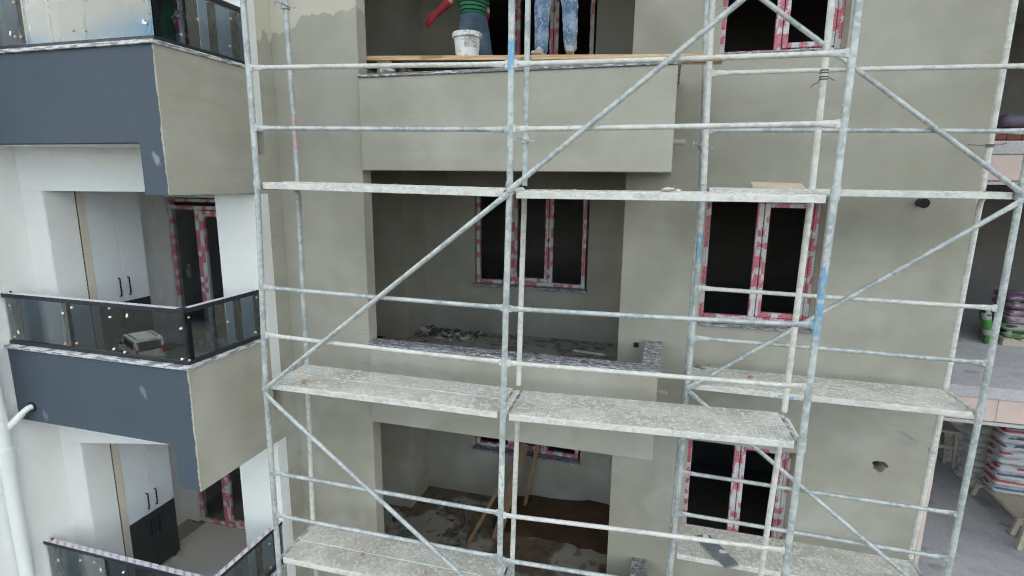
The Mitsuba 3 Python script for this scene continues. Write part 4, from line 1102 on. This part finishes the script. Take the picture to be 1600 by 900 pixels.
def bench(x, y, z, w, l, h, lab):
    Q = thing('bench_trestle', lab, 'trestle')
    part(Q, 'top', bx(x, x + w, y, y + l, z + h - 0.05, z + h, 0.004), 'wood_pale')
    for sx in (0.06, w - 0.06):
        for sy in (0.06, l - 0.06):
            part(Q, 'leg', beam((x + sx + (0.06 if sx > w / 2 else -0.06), y + sy, z + 0.002), (x + sx, y + sy, z + h - 0.051), 0.07, 0.06), 'wood_pale')
    part(Q, 'crossbar', bx(x + 0.0, x + w, y + 0.05, y + 0.08, z + h * 0.55, z + h * 0.55 + 0.06), 'wood_pale')


bench(9.42, 5.20, zl, 1.5, 1.3, 0.33, 'low timber bench under the front stack of white bags')
bench(9.05, 7.2, zl, 0.42, 0.5, 0.85, 'narrow timber trestle in the shade beside the plastered wall')
bench(9.30, 4.40, zl, 0.9, 0.5, 0.60, 'timber bench leg at the lower right corner of the picture')
solo('plaster_bag', rot_z(sack(0.8, 0.5, 0.22, 8), 10).apply_translation((8.95, 6.1, 5.02)), 'bag_purple', 'dull violet bag on a brick pile in the upper open storey', 'bag', smooth=True)
Q = thing('brick_pile', 'pile of red bricks under the violet bag in the upper open storey', 'bricks')
for i in range(4):
    for j in range(4):
        part(Q, 'brick', bx(8.55 + i * 0.2, 8.74 + i * 0.2, 5.95 + 0.01 * j, 6.25, 4.562 + j * 0.092, 4.65 + j * 0.092, 0.004), 'red_brick')
solo('cable', tube([(8.3, 6.2, 6.6), (8.42, 6.15, 6.2), (8.36, 6.1, 5.95), (8.20, 6.1, 6.0)], 0.012, 8), 'wire', 'loose cable hanging in the upper open storey', 'cable')

# ------------------------------------------------------------------ the van mirrored in the middle railing
VN = thing('van', 'white panel-windowed van parked on the road, mirrored in the middle railing', 'van')
prof = np.array([(0, 0.35), (0, 1.05), (0.10, 1.75), (0.35, 1.84), (2.6, 1.84), (3.15, 1.35), (4.1, 1.10), (4.25, 0.75), (4.25, 0.35)])
body = trimesh.creation.extrude_polygon(Polygon(prof), 1.72, engine='earcut')
body.apply_transform(np.array([[1, 0, 0, 0], [0, 0, -1, 0.86], [0, 1, 0, 0], [0, 0, 0, 1.0]]))
vp, vyaw = np.array([-29.6, -24.2, G]), math.degrees(math.atan2(-0.62, -0.75)) - 14


def vset(m):
    m = rot_z(m, vyaw)
    m.apply_translation(vp)
    return m


part(VN, 'body', vset(body), 'van_paint')
part(VN, 'rear_window', vset(rot(bx(-0.02, 0.0, -0.68, 0.68, 0, 0.62), 8, [0, 1, 0]).apply_translation((0.005, 0, 1.10))), 'van_glass')
part(VN, 'bumper', vset(bx(-0.08, 0.1, -0.86, 0.86, 0.36, 0.58, 0.03)), 'grey_cloth')
for s in (-1, 1):
    part(VN, 'side_window', vset(bx(0.45, 2.6, s * 0.862 - 0.004, s * 0.862 + 0.004, 1.14, 1.68)), 'van_glass')
    part(VN, 'tail_lamp', vset(bx(-0.03, 0.03, s * 0.78 - 0.07, s * 0.78 + 0.07, 0.78, 1.25, 0.01)), 'lamp_red')
    part(VN, 'roof_rack', vset(bx(0.5, 2.4, s * 0.62 - 0.02, s * 0.62 + 0.02, 1.86, 1.92, 0.005)), 'black_metal')
    part(VN, 'mirror', vset(bx(2.9, 3.05, s * 0.98 - 0.1, s * 0.98 + 0.1, 1.12, 1.30, 0.02)), 'black_metal')
    for x in (0.75, 3.4):
        part(VN, 'wheel', vset(tube([(x, s * 0.78 - 0.1, 0.31), (x, s * 0.78 + 0.1, 0.31)], 0.31, 24)), 'rubber')
